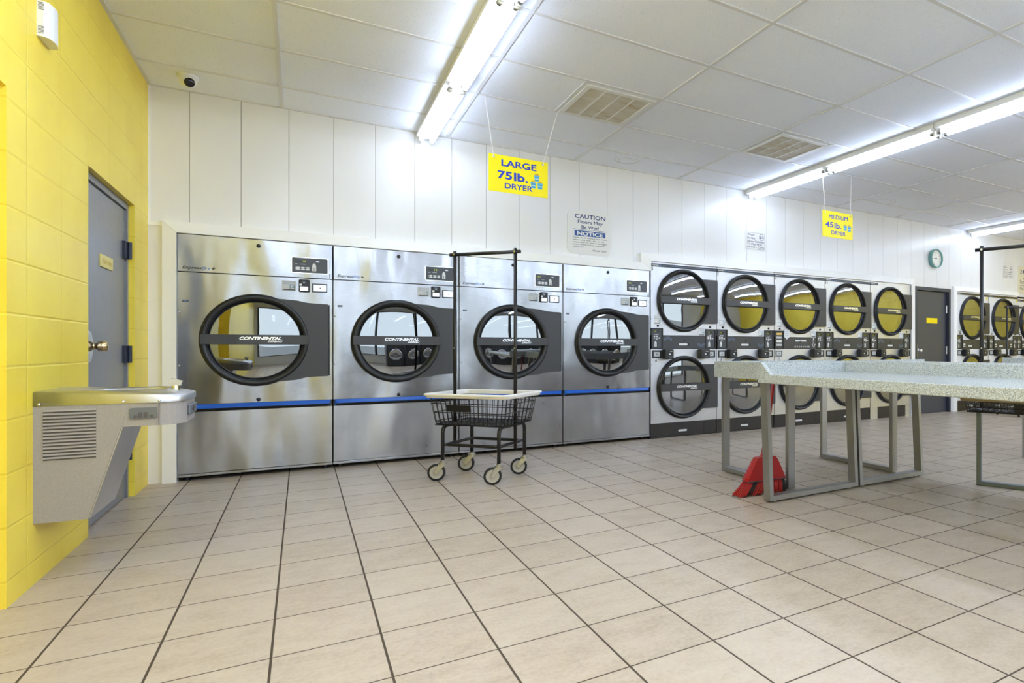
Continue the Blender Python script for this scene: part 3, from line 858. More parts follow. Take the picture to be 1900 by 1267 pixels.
        if not (style == 'flap' and k == 0):
            q = MB(); q.text('12', a + 0.044, a + 0.064, 1.151, 1.161, -0.0032, 'display', 0.01); q.build('digit_display', cp)
        l = MB(); xx = 0.09 if k == 0 else 0.785
        l.lathe([(0.013, 0), (0.013, 0.006), (0.009, 0.009), (0, 0.009)], 'black', (xx, 0, 1.216), (0, -1, 0), 12); l.build('panel_lock', t)
        # payment readers under the fascia
        ra, rb = ((0.140, 0.250), (0.610, 0.735))[k]
        if not (style == 'flap' and k == 0):
            c = MB(); c.box(ra, rb, -0.075, 0.0, 0.858, 0.964, 'black', 0.01, None, 2); c.box(ra + 0.05, ra + 0.068, -0.0758, -0.0752, 0.902, 0.918, 'key')
            c.box(ra + 0.05, rb - 0.012, -0.0758, -0.0752, 0.866, 0.890, 'panelgrey'); c.box(ra + 0.06, rb - 0.02, -0.0758, -0.0752, 0.938, 0.944, 'sticker'); c.build('card_reader', t)
        sa, sb = ((0.020, 0.132), (0.742, 0.852))[k]
        c = MB(); frame_of_rect(c, sa, sb, 0.868, 0.952, -0.008, 0.0, 0.009, 'black' if not (style == 'flap' and k == 0) else 'sticker'); c.box(sa + 0.009, sb - 0.009, -0.003, 0.0, 0.877, 0.943, 'panelgrey')
        c.box(sa + 0.02, sb - 0.02, -0.0038, -0.0031, 0.886, 0.934, 'sticker'); c.box(sa + 0.05, sa + 0.062, -0.0045, -0.0039, 0.904, 0.914, 'ink'); c.build('payment_terminal', t)
    number_sticker(t, 0.040, 0.132, 1.235, 1.325, stick[0], True); number_sticker(t, 0.622, 0.712, 1.116, 1.206, stick[1], True)
    b = MB()
    if nums[0]:
        b.box(0.006, 0.034 + 0.016 * (len(nums[0]) - 1), -0.0006, -0.0001, 1.806 + dz, 1.850 + dz, 'paper')
        b.text(nums[0], 0.010, 0.028 + 0.018 * (len(nums[0]) - 1), 1.812 + dz, 1.846 + dz, -0.0012, 'ink', 0.012)
    if nums[1]:
        b.box(0.052, 0.086 + 0.018 * (len(nums[1]) - 1), -0.0006, -0.0001, 0.816, 0.862, 'paper')
        b.text(nums[1], 0.058, 0.079 + 0.018 * (len(nums[1]) - 1), 0.822, 0.858, -0.0012, 'ink', 0.012)
    if b.v:
        b.build('number_decal', t)
    if style == 'flap':
        b = MB(); b.prism([(x, -0.0070, z) for x, z in ((0.160, 1.21), (0.245, 1.21), (0.245, 1.115), (0.202, 1.085), (0.160, 1.115))], (0, -0.001, 0), 'paper')
        for q in range(3):
            b.box(0.17, 0.235, -0.0086, -0.0081, 1.13 + 0.025 * q, 1.134 + 0.025 * q, 'lineblue')
        b.build('paper_note', t)
    if style == 'white':
        b = MB(); b.box(0.815, 0.85, -0.001, -0.0001, 1.80 + dz, 1.845 + dz, 'dooryellow'); b.build('yellow_tag', t)
    # kick plate with drawer slot
    k = MB()
    if toe:
        k.box(0.004, W - 0.004, 0.004, 0.024, 0.012, 0.158, 'toe', 0.002)
        for xx in (0.17, 0.70):
            k.box(xx - 0.001, xx + 0.001, 0.003, 0.0045, 0.02, 0.15, 'black')
        for q in range(6):
            for xx in ((0.02, 0.15), (0.72, 0.85)):
                k.box(xx[0], xx[1], 0.0032, 0.0045, 0.03 + 0.02 * q, 0.034 + 0.02 * q, 'black')
    else:
        k.box(0.16, 0.76, 0.0, 0.02, 0.012, 0.158, 'toe', 0.002); k.box(0.004, 0.158, 0.002, 0.02, 0.0, 0.16, body); k.box(0.762, W - 0.004, 0.002, 0.02, 0.0, 0.16, body)
    k.prism(rrect(0.352, 0.500, 0.054, 0.080, 0.012, 0.0035, 4), (0, -0.0008, 0), 'black'); k.prism(rrect(0.355, 0.470, 0.056, 0.078, 0.010, 0.0027, 4), (0, -0.001, 0), 'key')
    k.cyl((0.427, 0.004, 0.115), (0.427, -0.002, 0.115), 0.008, 'black', 10)
    k.build('kick_plate', t)
    return t

G1 = 'stainless stacked dryers right of the large dryers'
SL = ['stainless stacked dryer numbered 5 and 6, beside large dryer 17', 'stainless stacked dryer numbered 7 and 8, second of the stainless stacks',
      'stainless stacked dryer numbered 9, with paper notes and bill flap on its fascia', 'stainless stacked dryer numbered 11, fourth of the stainless stacks',
      'last stainless stacked dryer, with only a short name strip, beside the dark door']
NU = [('5', '6'), ('7', '8'), ('9', '10'), ('11', '12'), (None, None)]
ST = [('18', '19'), ('20', '21'), ('22', '23'), ('24', '25'), ('26', '27')]
for i in range(5):
    stack_dryer(3.195 + 0.8765 * i, SL[i], G1, NU[i], ST[i], 'steel_stack', 'flap' if i == 2 else 'plain', toe=(i != 4))
G2 = 'white stacked dryers beyond the dark door'
WL = ['white enamel stacked dryer right beside the dark door', 'white enamel stacked dryer, second from the dark door', 'white enamel stacked dryer cut off at the right edge, third from the dark door']
for i in range(3):
    stack_dryer(8.700 + 0.884 * i, WL[i], G2, (None, None), (('28', '29'), ('30', '31'), ('32', '33'))[i], 'whitepaint', 'white', dz=-0.036 - 0.03 * (i == 2), dy=0.02 * (i == 2))

# ================================================================== drinking fountain
def fountain():
    ya, yb = 3.38, 3.79
    t = thing('drinking_fountain', 'wall-hung grey drinking fountain with louvred side beside the grey door', 'drinking fountain', (X_LEFT, ya, 0))
    X = lambda v: v + 0.0
    Wd = yb - ya
    # lower housing (side profile extruded across)
    prof = [(0.0, 0.249), (0.166, 0.246), (0.271, 0.625), (0.293, 0.727), (0.0, 0.731)]
    b = MB(); b.prism([(x, 0.0, z) for x, z in prof], (0, Wd, 0), 'fountaingrey')
    b.build('housing', t)
    b = MB()   # sheet edge seam and stainless apron on the sloping front
    b.prism([(0.1665, 0.004, 0.2465), (0.2715, 0.004, 0.625), (0.2755, 0.004, 0.624), (0.1705, 0.004, 0.2455)], (0, Wd - 0.008, 0), 'steel_top'); b.build('front_apron', t)
    lv = MB()
    n = 15
    lv.box(0.028, 0.193, -0.0008, 0.0, 0.498, 0.712, 'fountaingrey')
    for k in range(n):
        z = 0.503 + k * 0.0139
        lv.box(0.030, 0.191, -0.0016, -0.0007, z, z + 0.0052, 'fountaindark')
        lv.prism([(0.030, -0.001, z + 0.0052), (0.030, -0.006, z + 0.0068), (0.030, -0.001, z + 0.0128)], (0.161, 0, 0), 'fountaingrey')
    lv.build('louvre_grille', t)
    # arm: rounded nose holding the push pads
    def outline(inset, xmin):
        x1, r = 0.485 - inset, 0.10
        pts = [(xmin, inset)]
        for i in range(9):
            a = -PI / 2 + PI / 2 * i / 8
            pts.append((x1 - r + r * math.cos(a) , inset + r + r * math.sin(a)))
        for i in range(9):
            a = PI / 2 * i / 8
            pts.append((x1 - r + r * math.cos(a), Wd - inset - r + r * math.sin(a)))
        pts.append((xmin, Wd - inset))
        return pts
    o = outline(0.002, 0.283)
    b = MB(); n_ = len(o)
    vs = [(x if z else (x if 0 < i < n_ - 1 else x - 0.012), y, 0.626 if z == 0 else 0.728) for z in (0, 1) for i, (x, y) in enumerate(o)]
    b.add(vs, [list(range(n_))[::-1], list(range(n_, 2 * n_))] + [(i, (i + 1) % n_, n_ + (i + 1) % n_, n_ + i) for i in range(n_)], 'fountaingrey')
    b.box(0.396, 0.3975, -0.001, 0.006, 0.627, 0.728, 'fountaindark')
    b.build('arm', t)
    # stainless basin: deck with rolled edge and a dished bowl
    b = MB()
    full = [(0.0, -0.002)] + outline(-0.003, 0.02)[1:-1] + [(0.0, Wd + 0.002)]
    def level(pts, z, k=1.0, c=(0.24, Wd / 2)):
        return [(c[0] + (x - c[0]) * k, c[1] + (y - c[1]) * k, z) for x, y in pts]
    rise = lambda x: 0.770 + 0.018 * max(0, (0.30 - x) / 0.30) - 0.014 * max(0, (x - 0.3) / 0.19)
    loops = []
    loops.append([(x, y, 0.727) for x, y in full])
    loops.append([(x, y, rise(x) - 0.006) for x, y in full])
    loops.append([(0.24 + (x - 0.24) * 0.985, Wd / 2 + (y - Wd / 2) * 0.985, rise(x)) for x, y in full])
    nn = len(full)
    def bowl(k, z):
        pts = []
        for x, y in full:
            dx, dy = (x - 0.25), (y - Wd / 2)
            a = math.atan2(dy / 0.2, dx / 0.24)
            pts.append((0.265 + 0.155 * k * math.cos(a), Wd / 2 + 0.155 * k * math.sin(a), z))
        return pts
    loops.append(bowl(1.0, 0.782)); loops.append(bowl(0.96, 0.776)); loops.append(bowl(0.86, 0.748)); loops.append(bowl(0.4, 0.738))
    vs = [p for l in loops for p in l]; fs = []
    for k in range(len(loops) - 1):
        for i in range(nn):
            j = (i + 1) % nn
            fs.append((k * nn + i, k * nn + j, (k + 1) * nn + j, (k + 1) * nn + i))
    fs.append([(len(loops) - 1) * nn + i for i in range(nn)])
    b.add(vs, fs, 'steel_top', True)
    b.build('basin', t)
    for xx in (0.018, 0.277, 0.398):
        s = MB(); s.lathe([(0.006, 0), (0.005, 0.003), (0, 0.004)], 'chrome', (xx, -0.003, 0.735), (0, -1, 0), 10); s.build('screw', t)
    b = MB(); b.cyl((0.425, 0.20, 0.752), (0.425, 0.20, 0.792), 0.017, 'chrome', 16, 0.014)
    b.prism([(0.405, 0.188, 0.790), (0.446, 0.188, 0.790), (0.452, 0.188, 0.812), (0.41, 0.188, 0.826), (0.400, 0.188, 0.815)], (0, 0.024, 0), 'steel_top'); b.build('spout', t)
    b = MB(); b.prism(rrect(0.298, 0.391, 0.658, 0.706, 0.008, 0.002), (0, -0.006, 0), 'button')
    for k, (xx, hh) in enumerate(((0.318, 0.010), (0.334, 0.022), (0.352, 0.022), (0.372, 0.010))):
        b.prism(rrect(xx - 0.007, xx + 0.007, 0.662, 0.664 + hh, 0.004, -0.004, 3), (0, -0.0015, 0), 'fountaindark')
    b.build('push_pad', t)
    b = MB(); b.box(0.482, 0.492, 0.10, 0.31, 0.655, 0.705, 'button', 0.006); b.box(0.4925, 0.4945, 0.16, 0.25, 0.676, 0.684, 'fountaindark'); b.box(0.4925, 0.4945, 0.20, 0.21, 0.664, 0.697, 'fountaindark'); b.build('push_pad', t)
    return t
fountain()

# ================================================================== wall and ceiling fittings
t = thing('thermostat_sensor', 'small white curved sensor box high on the yellow wall', 'sensor', (X_LEFT, 3.42, 2.258))
b = MB(); pts = [(0, 0.0), (0.010, 0.0)] + [(0.010 + 0.032 * math.sin(PI * k / 16), 0.066 - 0.066 * math.cos(PI * k / 16)) for k in range(1, 16)] + [(0.010, 0.132), (0, 0.132)]
pts = [(0, 0), (0.02, 0.0), (0.034, 0.012), (0.041, 0.04), (0.043, 0.066), (0.041, 0.092), (0.034, 0.12), (0.02, 0.132), (0, 0.132)]
b.prism([(x, y, 0.0) for x, y in pts], (0, 0, 0.147), 'white')
for k in range(6):
    for zz in (0.012, 0.110):
        b.box(0.004, 0.022, -0.0008, 0.0, zz + 0.0055 * k, zz + 0.0022 + 0.0055 * k, 'panelgrey')
b.build('case', t)
t = thing('security_camera', 'white dome security camera on the ceiling in the corner', 'camera', (-0.672, 5.185, H_CEIL))
b = MB(); b.lathe([(0.062, 0), (0.062, -0.012), (0.057, -0.018), (0.05, -0.02)], 'white', (0, 0, 0), (0, 0, 1), 32); b.build('base_ring', t)
b = MB(); b.lathe([(0.052, -0.016)] + [(0.052 * math.cos(a), -0.030 - 0.052 * math.sin(a)) for a in [PI / 2 * k / 10 for k in range(11)]], 'white', (0, 0, 0), (0, 0, 1), 32); b.build('dome', t)
ax = Vector((0.30, -0.85, -0.42)).normalized(); c0 = Vector((0, 0, -0.036))
b = MB(); b.lathe([(0.031, 0.040), (0.031, 0.048), (0.027, 0.053), (0.0, 0.0535)], 'lens', c0, ax, 24); b.lathe([(0.034, 0.036), (0.034, 0.046), (0.031, 0.048)], 'white', c0, ax, 24); b.build('lens', t)

def light_fixture(xc, y1, label, n=2, tm='tube'):
    """tandem strip fixture running away from the back wall"""
    L = 1.215 * n
    t = thing('strip_light', label, 'light fixture', (xc, y1, H_CEIL), 0, 'fluorescent strip lights on the ceiling')
    b = MB(); b.prism([(-0.072, -L, -0.002), (0.072, -L, -0.002), (0.080, -L, -0.050), (0.045, -L, -0.060), (-0.045, -L, -0.060), (-0.080, -L, -0.050)], (0, L, 0), 'fixture')
    b.build('housing', t)
    for k in range(n):
        ya = -1.215 * k - 0.012; yb = -1.215 * (k + 1) + 0.012
        for sx in (-0.043, 0.043):
            tb = MB(); tb.cyl((sx, ya - 0.035, -0.082), (sx, yb + 0.035, -0.082), 0.0185, tm, 12, caps=False)
            for p, q in ((ya - 0.035, ya - 0.006), (yb + 0.035, yb + 0.006)):
                tb.cyl((sx, p, -0.082), (sx, q, -0.082), 0.0185, 'zinc', 12)
            tb.build('tube', t)
            for yy in (ya, yb):
                h = MB(); h.box(sx - 0.013, sx + 0.013, yy - 0.006, yy + 0.006, -0.106, -0.056, 'white', 0.003); h.build('lamp_holder', t)
    return t
ROWS = [(0.925, 'over the large dryers'), (4.575, 'over the stacked dryers'), (9.09, 'above the white dryers')]
WORDS = ['double-tube strip light %s, ending at the back wall', 'second double-tube strip light from the back wall %s', 'third double-tube strip light from the back wall %s', 'fourth double-tube strip light from the back wall %s']
for r_, (xc, where) in enumerate(ROWS):
    for k in range(4):
        light_fixture(xc, 5.455 - 2.435 * k, WORDS[k] % where, 2, 'tube' if k < (1 if r_ == 2 else 2) else 'filltube')  # out-of-view fixtures of each row get the brighter fill tubes

for k in range(2):  # unseen row added between the real rows as fill light
    light_fixture(2.75, 1.30 - 2.435 * k, ('added unseen fill strip light between the first two long rows, out over the near tables', 'added unseen fill strip light between the first two long rows, nearer the shop windows')[k], 2, 'filltube')
light_fixture(-0.20, 3.05, 'added unseen fill strip light close to the yellow wall, out over the drinking fountain', 2, 'filltube')  # this and the next are unseen, added to brighten the left side
light_fixture(-0.20, 0.615, 'added unseen fill strip light close to the yellow wall, nearer the shop windows', 2, 'filltube')
for k in range(3):  # unseen row added to brighten the right side
    light_fixture(11.3, 3.2 - 2.435 * k, ('added unseen fill strip light near the yellow end wall, third tile row from the back wall', 'added unseen fill strip light near the yellow end wall, in the middle of the room', 'added unseen fill strip light near the yellow end wall, nearer the shop windows')[k], 2, 'filltube')
for k in range(3):  # more unseen fixtures, added to spread the fill light
    light_fixture(6.83, 2.90 - 2.435 * k, ('added unseen fill strip light between the second and third long rows, nearest the stacked dryers', 'added unseen fill strip light in the middle between the second and third long rows', 'added unseen fill strip light between the second and third long rows, nearest the shop windows')[k], 2, 'filltube')

def ceiling_vent(x0, y0, label):
    t = thing('ceiling_vent', label, 'air vent', (x0, y0, H_CEIL), 0, 'air return grilles in the ceiling')
    S = 0.572
    b = MB(); fr_ = 0.04
    for (a, c_, e, f) in ((0, fr_, 0, S), (S - fr_, S, 0, S), (fr_, S - fr_, 0, fr_), (fr_, S - fr_, S - fr_, S)):
        b.box(a, c_, e, f, -0.012, 0, 'vent', 0.002)
    b.build('frame', t)
    for k in range(1, 4):
        q = MB(); xx = fr_ + (S - 2 * fr_) * k / 4; q.box(xx - 0.006, xx + 0.006, fr_, S - fr_, -0.010, -0.002, 'vent'); q.build('crossbar', t)
    q = MB()
    for k in range(36):
        yy = fr_ + (S - 2 * fr_) * (k + 0.5) / 36
        q.prism([(fr_, yy - 0.005, -0.0008), (fr_, yy + 0.004, -0.008), (fr_, yy + 0.005, -0.008), (fr_, yy - 0.004, -0.0008)], (S - 2 * fr_, 0, 0), 'ventfin')
    q.build('louvre_blades', t)
    q = MB(); q.box(fr_, S - fr_, fr_, S - fr_, -0.0006, -0.0001, 'ventdark'); q.build('filter', t)
    return t
def mat_fin():
    n = N('dusty_louvre'); P, (x, y, z) = n.pos()
    f = n.noise(P, 1.0, 4.0, 0.7, stretch=(4, 14, 1))
    return n.bsdf(n.ramp(f, [(0.35, lin((208, 207, 205))), (0.58, lin((196, 190, 180))), (0.75, lin((176, 156, 128)))]), 0.8)
M['ventfin'] = mat_fin()
ceiling_vent(1.737, 3.853, 'square air vent between the first two light rows, above the yellow LARGE sign')
ceiling_vent(3.580, 3.853, 'square air vent beside the second light row, toward the MEDIUM sign')

# ------------------------------------------------------------------ hanging signs
def laundry_icon(b, x, z, s, y):
    b.prism([(x - 0.5 * s, y, z + 0.55 * s), (x + 0.5 * s, y, z + 0.55 * s), (x + 0.38 * s, y, z - 0.5 * s), (x - 0.38 * s, y, z - 0.5 * s)], (0, -0.0005, 0), 'basketblue')
    b.box(x - 0.56 * s, x + 0.56 * s, y - 0.0009, y - 0.0005, z + 0.42 * s, z + 0.58 * s, 'basketblue')
    b.box(x - 0.36 * s, x + 0.36 * s, y - 0.0008, y, z + 0.58 * s, z + 0.86 * s, 'basketgold')
    for k in range(3):
        b.box(x - 0.36 * s, x + 0.36 * s, y - 0.0011, y - 0.0006, z + (0.2 - 0.25 * k) * s, z + (0.27 - 0.25 * k) * s, 'noticeblue' if k != 1 else 'paper')
def hanging_sign(x0, z1, yy, words, icons, ctop, label):
    Wd, Hd = 0.462, 0.278
    t = thing('hanging_sign', label, 'sign', (x0, yy, z1), 0, 'yellow signs hanging from the ceiling')
    b = MB(); b.box(0, Wd, 0, 0.004, -Hd, 0, 'signyellow')
    for s, (u0, u1, v0, v1), bold in words:
        b.text(s, u0 * Wd, u1 * Wd, -v1 * Hd, -v0 * Hd, -0.0006, 'signblue', bold)
    for (u, v, s) in icons:
        laundry_icon(b, u * Wd, -v * Hd, s, -0.0003)
    b.build('board', t)
    for k, hx in enumerate((0.082 * Wd, 0.912 * Wd)):
        e = MB(); e.lathe([(0.009, 0.0), (0.009, 0.002), (0.0045, 0.002), (0.0045, 0.0)], 'chrome', (hx, -0.0005, -0.022), (0, -1, 0), 14); e.build('eyelet', t)
        c = MB(); p0 = Vector((hx, -0.002, -0.020)); p1 = Vector((ctop[k] - x0, 0.0, H_CEIL - z1 - 0.001))
        L = (p1 - p0).length; n_ = int(L / 0.0085); d = (p1 - p0).normalized()
        sa = d.orthogonal().normalized(); sb = d.cross(sa)
        for i in range(n_):
            m_ = p0 + d * (i + 0.5) * L / n_; s1, s2 = (sa, sb) if i % 2 else (sb, sa)
            c.tube([m_ + d * 0.0062 * math.cos(a) + s1 * 0.0034 * math.sin(a) for a in [2 * PI * q / 8 for q in range(8)]], 0.0011, 'white', 4, True)
        c.build('chain', t)
    return t
hanging_sign(1.190, 2.424, 4.42, [('LARGE', (0.205, 0.80, 0.115, 0.295), 0.028), ('75', (0.145, 0.385, 0.425, 0.645), 0.03), ('lb.', (0.415, 0.655, 0.425, 0.655), 0.03), ('DRYER', (0.262, 0.735, 0.735, 0.885), 0.024)],
             [(0.805, 0.50, 0.043), (0.745, 0.70, 0.043), (0.862, 0.705, 0.043)], (1.160, 1.735), 'yellow hanging sign reading LARGE 75 lb. DRYER')
hanging_sign(4.690, 2.432, 4.43, [('MEDIUM', (0.205, 0.83, 0.13, 0.29), 0.03), ('45', (0.09, 0.35, 0.41, 0.62), 0.025), ('lb.', (0.385, 0.615, 0.41, 0.64), 0.025), ('DRYER', (0.285, 0.76, 0.73, 0.88), 0.018)],
             [(0.745, 0.585, 0.05), (0.885, 0.595, 0.05)], (4.685, 5.13), 'yellow hanging sign reading MEDIUM 45 lb. DRYER')

# ------------------------------------------------------------------ wall signs
t = thing('notice_board', 'white rounded CAUTION and NOTICE board on the white panel wall', 'sign', (2.253, Y_WALL, 1.918))
Wd, Hd = 0.487, 0.434
b = MB(); b.prism(rrect(0, Wd, 0, Hd, 0.06, 0.0, 10), (0, -0.008, 0), 'white')
T = lambda s, u0, u1, v0, v1, m='navyink', bold=0.015: b.text(s, u0 * Wd, u1 * Wd, (1 - v1) * Hd, (1 - v0) * Hd, -0.0086, m, bold)
T('CAUTION', 0.165, 0.855, 0.075, 0.175, bold=0.02); T('Floors May', 0.23, 0.79, 0.21, 0.315, bold=0.03); T('Be Wet!', 0.31, 0.70, 0.33, 0.405)
b.box(0.115 * Wd, 0.90 * Wd, -0.0086, -0.008, 0.568 * Hd, 0.576 * Hd, 'navyink')
b.box(0.155 * Wd, 0.855 * Wd, -0.0084, -0.008, 0.42 * Hd, 0.545 * Hd, 'noticeblue'); T('NOTICE', 0.215, 0.795, 0.475, 0.565, 'white', 0.03)
for k, (s, u1) in enumerate((('Please check washers and dryers', 0.89), ('before using them.  We are not', 0.825), ('responsible for clothes damaged', 0.88), ('due to articles left by customers', 0.855), ('before you.', 0.375))):
    T(s, 0.12, u1, 0.605 + 0.052 * k, 0.643 + 0.052 * k, 'ink', 0.006)
b.text('Thank You!', 0.56 * Wd, 0.88 * Wd, 0.085 * Hd, 0.125 * Hd, -0.0086, 'ink', 0.006, 0.3)
b.build('board', t)

def please_sign(x0, z0, label):
    t = thing('wall_notice', label, 'sign', (x0, Y_WALL, z0), 0, 'laundry cart notices on the white wall')
    Wd, Hd = 0.312, 0.222
    b = MB(); b.box(0, Wd, -0.003, 0, 0, Hd, 'white')
    o, i_ = rrect(0.012, Wd - 0.010, 0.014, Hd - 0.010, 0.018, -0.0034), rrect(0.0145, Wd - 0.0125, 0.0165, Hd - 0.0125, 0.016, -0.0034)
    n_ = len(o); b.add(o + i_, [(k, (k + 1) % n_, n_ + (k + 1) % n_, n_ + k) for k in range(n_)], 'purpleink')
    T = lambda s, u0, u1, v0, v1, bold=0.012, sh=0.0: b.text(s, u0 * Wd, u1 * Wd, (1 - v1) * Hd, (1 - v0) * Hd, -0.0036, 'purpleink', bold, sh)
    T('Please...', 0.095, 0.52, 0.10, 0.205, 0.008, 0.3); T('Do Not', 0.09, 0.49, 0.29, 0.40); T('Allow Children', 0.09, 0.93, 0.46, 0.57); T('To Play With', 0.09, 0.83, 0.61, 0.745); T('Laundry Carts', 0.09, 0.93, 0.765, 0.895)
    T('Thank You', 0.58, 0.93, 0.915, 0.945, 0.0, 0.3)
    c = (0.805 * Wd, -0.0036, 0.735 * Hd); r0 = 0.040
    b.lathe([(r0, 0), (r0 - 0.004, 0)], 'purpleink', c, (0, -1, 0), 32)
    b.prism([(c[0] - 0.029, c[1], c[2] - 0.026), (c[0] - 0.026, c[1], c[2] - 0.029), (c[0] + 0.029, c[1], c[2] + 0.026), (c[0] + 0.026, c[1], c[2] + 0.029)], (0, -0.0004, 0), 'purpleink')
    b.disc((c[0] - 0.018, c[1], c[2] + 0.014), (0, -1, 0), 0.006, 'purpleink', 12); b.box(c[0] - 0.024, c[0] - 0.013, c[1] - 0.0003, c[1], c[2] - 0.016, c[2] + 0.008, 'purpleink')
    b.box(c[0] + 0.002, c[0] + 0.024, c[1] - 0.0003, c[1], c[2] - 0.012, c[2] + 0.002, 'lineblue')
    b.build('notice', t)
please_sign(4.518, 2.152, 'small white laundry cart notice above stacked dryers 7 and 8')
please_sign(10.045, 2.160, 'small white laundry cart notice beside the cream hours board')
t = thing('hours_board', 'cream rounded notice board cut off at the right edge above the white dryers', 'sign', (10.515, Y_WALL, 1.935))
b = MB(); b.prism(rrect(0, 0.62, 0, 0.455, 0.05, 0.0, 8), (0, -0.008, 0), 'cream')
b.text('24 H', 0.068, 0.33, 0.335, 0.405, -0.0086, 'navyink', 0.012); b.text('W', 0.165, 0.22, 0.225, 0.275, -0.0086, 'ink'); b.text('Sund', 0.060, 0.24, 0.16, 0.225, -0.0086, 'ink', 0.004)
b.box(0.058, 0.55, -0.0086, -0.008, 0.125, 0.132, 'navyink'); b.text('No D', 0.060, 0.235, 0.055, 0.105, -0.0086, 'ink', 0.004)
b.build('board', t)

t = thing('wall_clock', 'round teal wall clock above the dark door', 'clock', (8.175, Y_WALL, 2.330))
b = MB(); b.lathe([(0.130, 0.0), (0.140, 0.004), (0.140, 0.058), (0.132, 0.064), (0.126, 0.058), (0.126, 0.036)], 'teal', (0, 0, 0), (0, -1, 0), 48); b.build('case', t)
b = MB(); b.disc((0, -0.036, 0), (0, -1, 0), 0.127, 'clockface', 48)
for k in range(12):
    a = math.radians(30 * (k + 1)); s = str(k + 1); px, pz = 0.092 * math.sin(a), 0.092 * math.cos(a); w_ = 0
    b.text(s, px, None, pz - 0.0125, pz + 0.0125, -0.0368, 'ink', 0.0)
b.build('dial', t)
for nm, ang, L, wd in (('minute_hand', -13, 0.080, 0.0028), ('hour_hand', 272, 0.058, 0.0050)):
    a = math.radians(ang); d = Vector((math.sin(a), 0, math.cos(a))); s_ = Vector((math.cos(a), 0, -math.sin(a)))
    h = MB(); y_ = Vector((0, -0.040 if nm == 'hour_hand' else -0.042, 0))
    h.prism([y_ - d * 0.012 - s_ * wd, y_ - d * 0.012 + s_ * wd, y_ + d * L + s_ * wd * 0.5, y_ + d * L - s_ * wd * 0.5], (0, -0.0008, 0), 'ink'); h.build(nm, t)
h = MB(); h.cyl((0, -0.038, 0), (0, -0.045, 0), 0.009, 'ink', 14); h.build('centre_cap', t)

# ================================================================== laundry carts
def bend(p, q, r_, c, n=6):
    """quarter bend from p to q with corner c (unit square mapping)"""
    p, q, c = Vector(p), Vector(q), Vector(c)
    return [p * (1 - t) * (1 - t) + c * 2 * t * (1 - t) + q * t * t for t in [k / n for k in range(n + 1)]]
def basket_parts(t, rimmat, zb=0.415, yo=0.0):
    def ringpts(hx, hy, z, r=0.04, n=5):
        pts = []
        for cx, cy, a0 in ((hx - r, hy - r, 0), (-hx + r, hy - r, 90), (-hx + r, -hy + r, 180), (hx - r, -hy + r, 270)):
            for i in range(n + 1):
                a = math.radians(a0 + 90 * i / n); pts.append(Vector((cx + r * math.cos(a), cy + r * math.sin(a), z)))
        return pts
    sec = [(0.336, 0.253, 0.609), (0.343, 0.260, 0.616), (0.343, 0.260, 0.626), (0.352, 0.269, 0.628), (0.352, 0.269, 0.638), (0.346, 0.263, 0.642), (0.314, 0.232, 0.640), (0.310, 0.228, 0.634), (0.310, 0.228, 0.609)]
    b = MB(); loops = [ringpts(hx, hy, z) for hx, hy, z in sec]; m_ = len(loops[0]); vs = [p for l in loops for p in l]; fs = []
    for k in range(len(loops)):
        k2 = (k + 1) % len(loops)
        for i in range(m_):
            j = (i + 1) % m_; fs.append((k * m_ + i, k * m_ + j, k2 * m_ + j, k2 * m_ + i))
    b.add(vs, fs, rimmat, False); b.build('bumper_rim', t, (0, yo, 0))
    w = MB(); dim = lambda z: (0.280 + (z - 0.415) / 0.2 * 0.035, 0.210 + (z - 0.415) / 0.2 * 0.027)
    hb, wb = dim(zb)
    for z in [q for q in (0.415, 0.437, 0.503, 0.568) if q >= zb] + [zb]:
        hx, hy = dim(z); w.tube(ringpts(hx, hy, z, 0.03, 3), 0.0036, 'wire', 6, True)
    for axis in (0, 1):
        n_ = 16 if axis == 0 else 9
        for k in range(n_):
            u = -0.93 + 1.86 * k / (n_ - 1)
            for s_ in (-1, 1):
                pts = []
                for z in (0.606, zb):
                    hx, hy = dim(z); pts.append((u * hx, s_ * hy, z) if axis == 0 else (s_ * hx, u * hy, z))
                w.tube(pts, 0.0027, 'wire', 5)
    for k in range(12):          # crossed floor wires
        u = -0.95 + 1.9 * k / 11
        w.tube([(u * hb, -wb, zb - 0.003), (u * hb, wb, zb - 0.003)], 0.0030, 'wire', 5)
    for k in range(10):
        u = -0.95 + 1.9 * k / 9
        w.tube([(-hb, u * wb, zb - 0.006), (hb, u * wb, zb - 0.006)], 0.0030, 'wire', 5)
    for k in range(-5, 16):
        x0 = -hb + 0.05 * k; a = Vector((x0, -wb, zb - 0.0045)); c = Vector((x0 + 0.22, wb, zb - 0.0045))
        lo_, hi_ = max(0, (-hb - a.x) / 0.22), min(1, (hb - a.x) / 0.22)
        if hi_ > lo_:
            w.tube([a.lerp(c, lo_), a.lerp(c, hi_)], 0.0028, 'wire', 5); w.tube([Vector((-p.x, p.y, p.z)) for p in (a.lerp(c, lo_), a.lerp(c, hi_))], 0.0028, 'wire', 5)
    w.build('wire_basket', t, (0, yo, 0))
def cart_rack(t, top, z0=0.225):
    for s_ in (-1, 1):
        x = s_ * 0.2575
        r_ = MB(); r_.tube([(x, 0, z0), (x, 0, top + 0.026)], 0.0128, 'rod', 12)
        r_.cyl((x, -0.013, top), (x, -0.0175, top), 0.008, 'zinc', 8); r_.cyl((x, -0.0128, 0.97), (x, -0.0155, 0.97), 0.005, 'zinc', 8)
        r_.build('rack_post', t)
    r_ = MB(); r_.tube([(-0.300, 0, top), (0.300, 0, top)], 0.0132, 'rod', 12); r_.build('rack_bar', t)
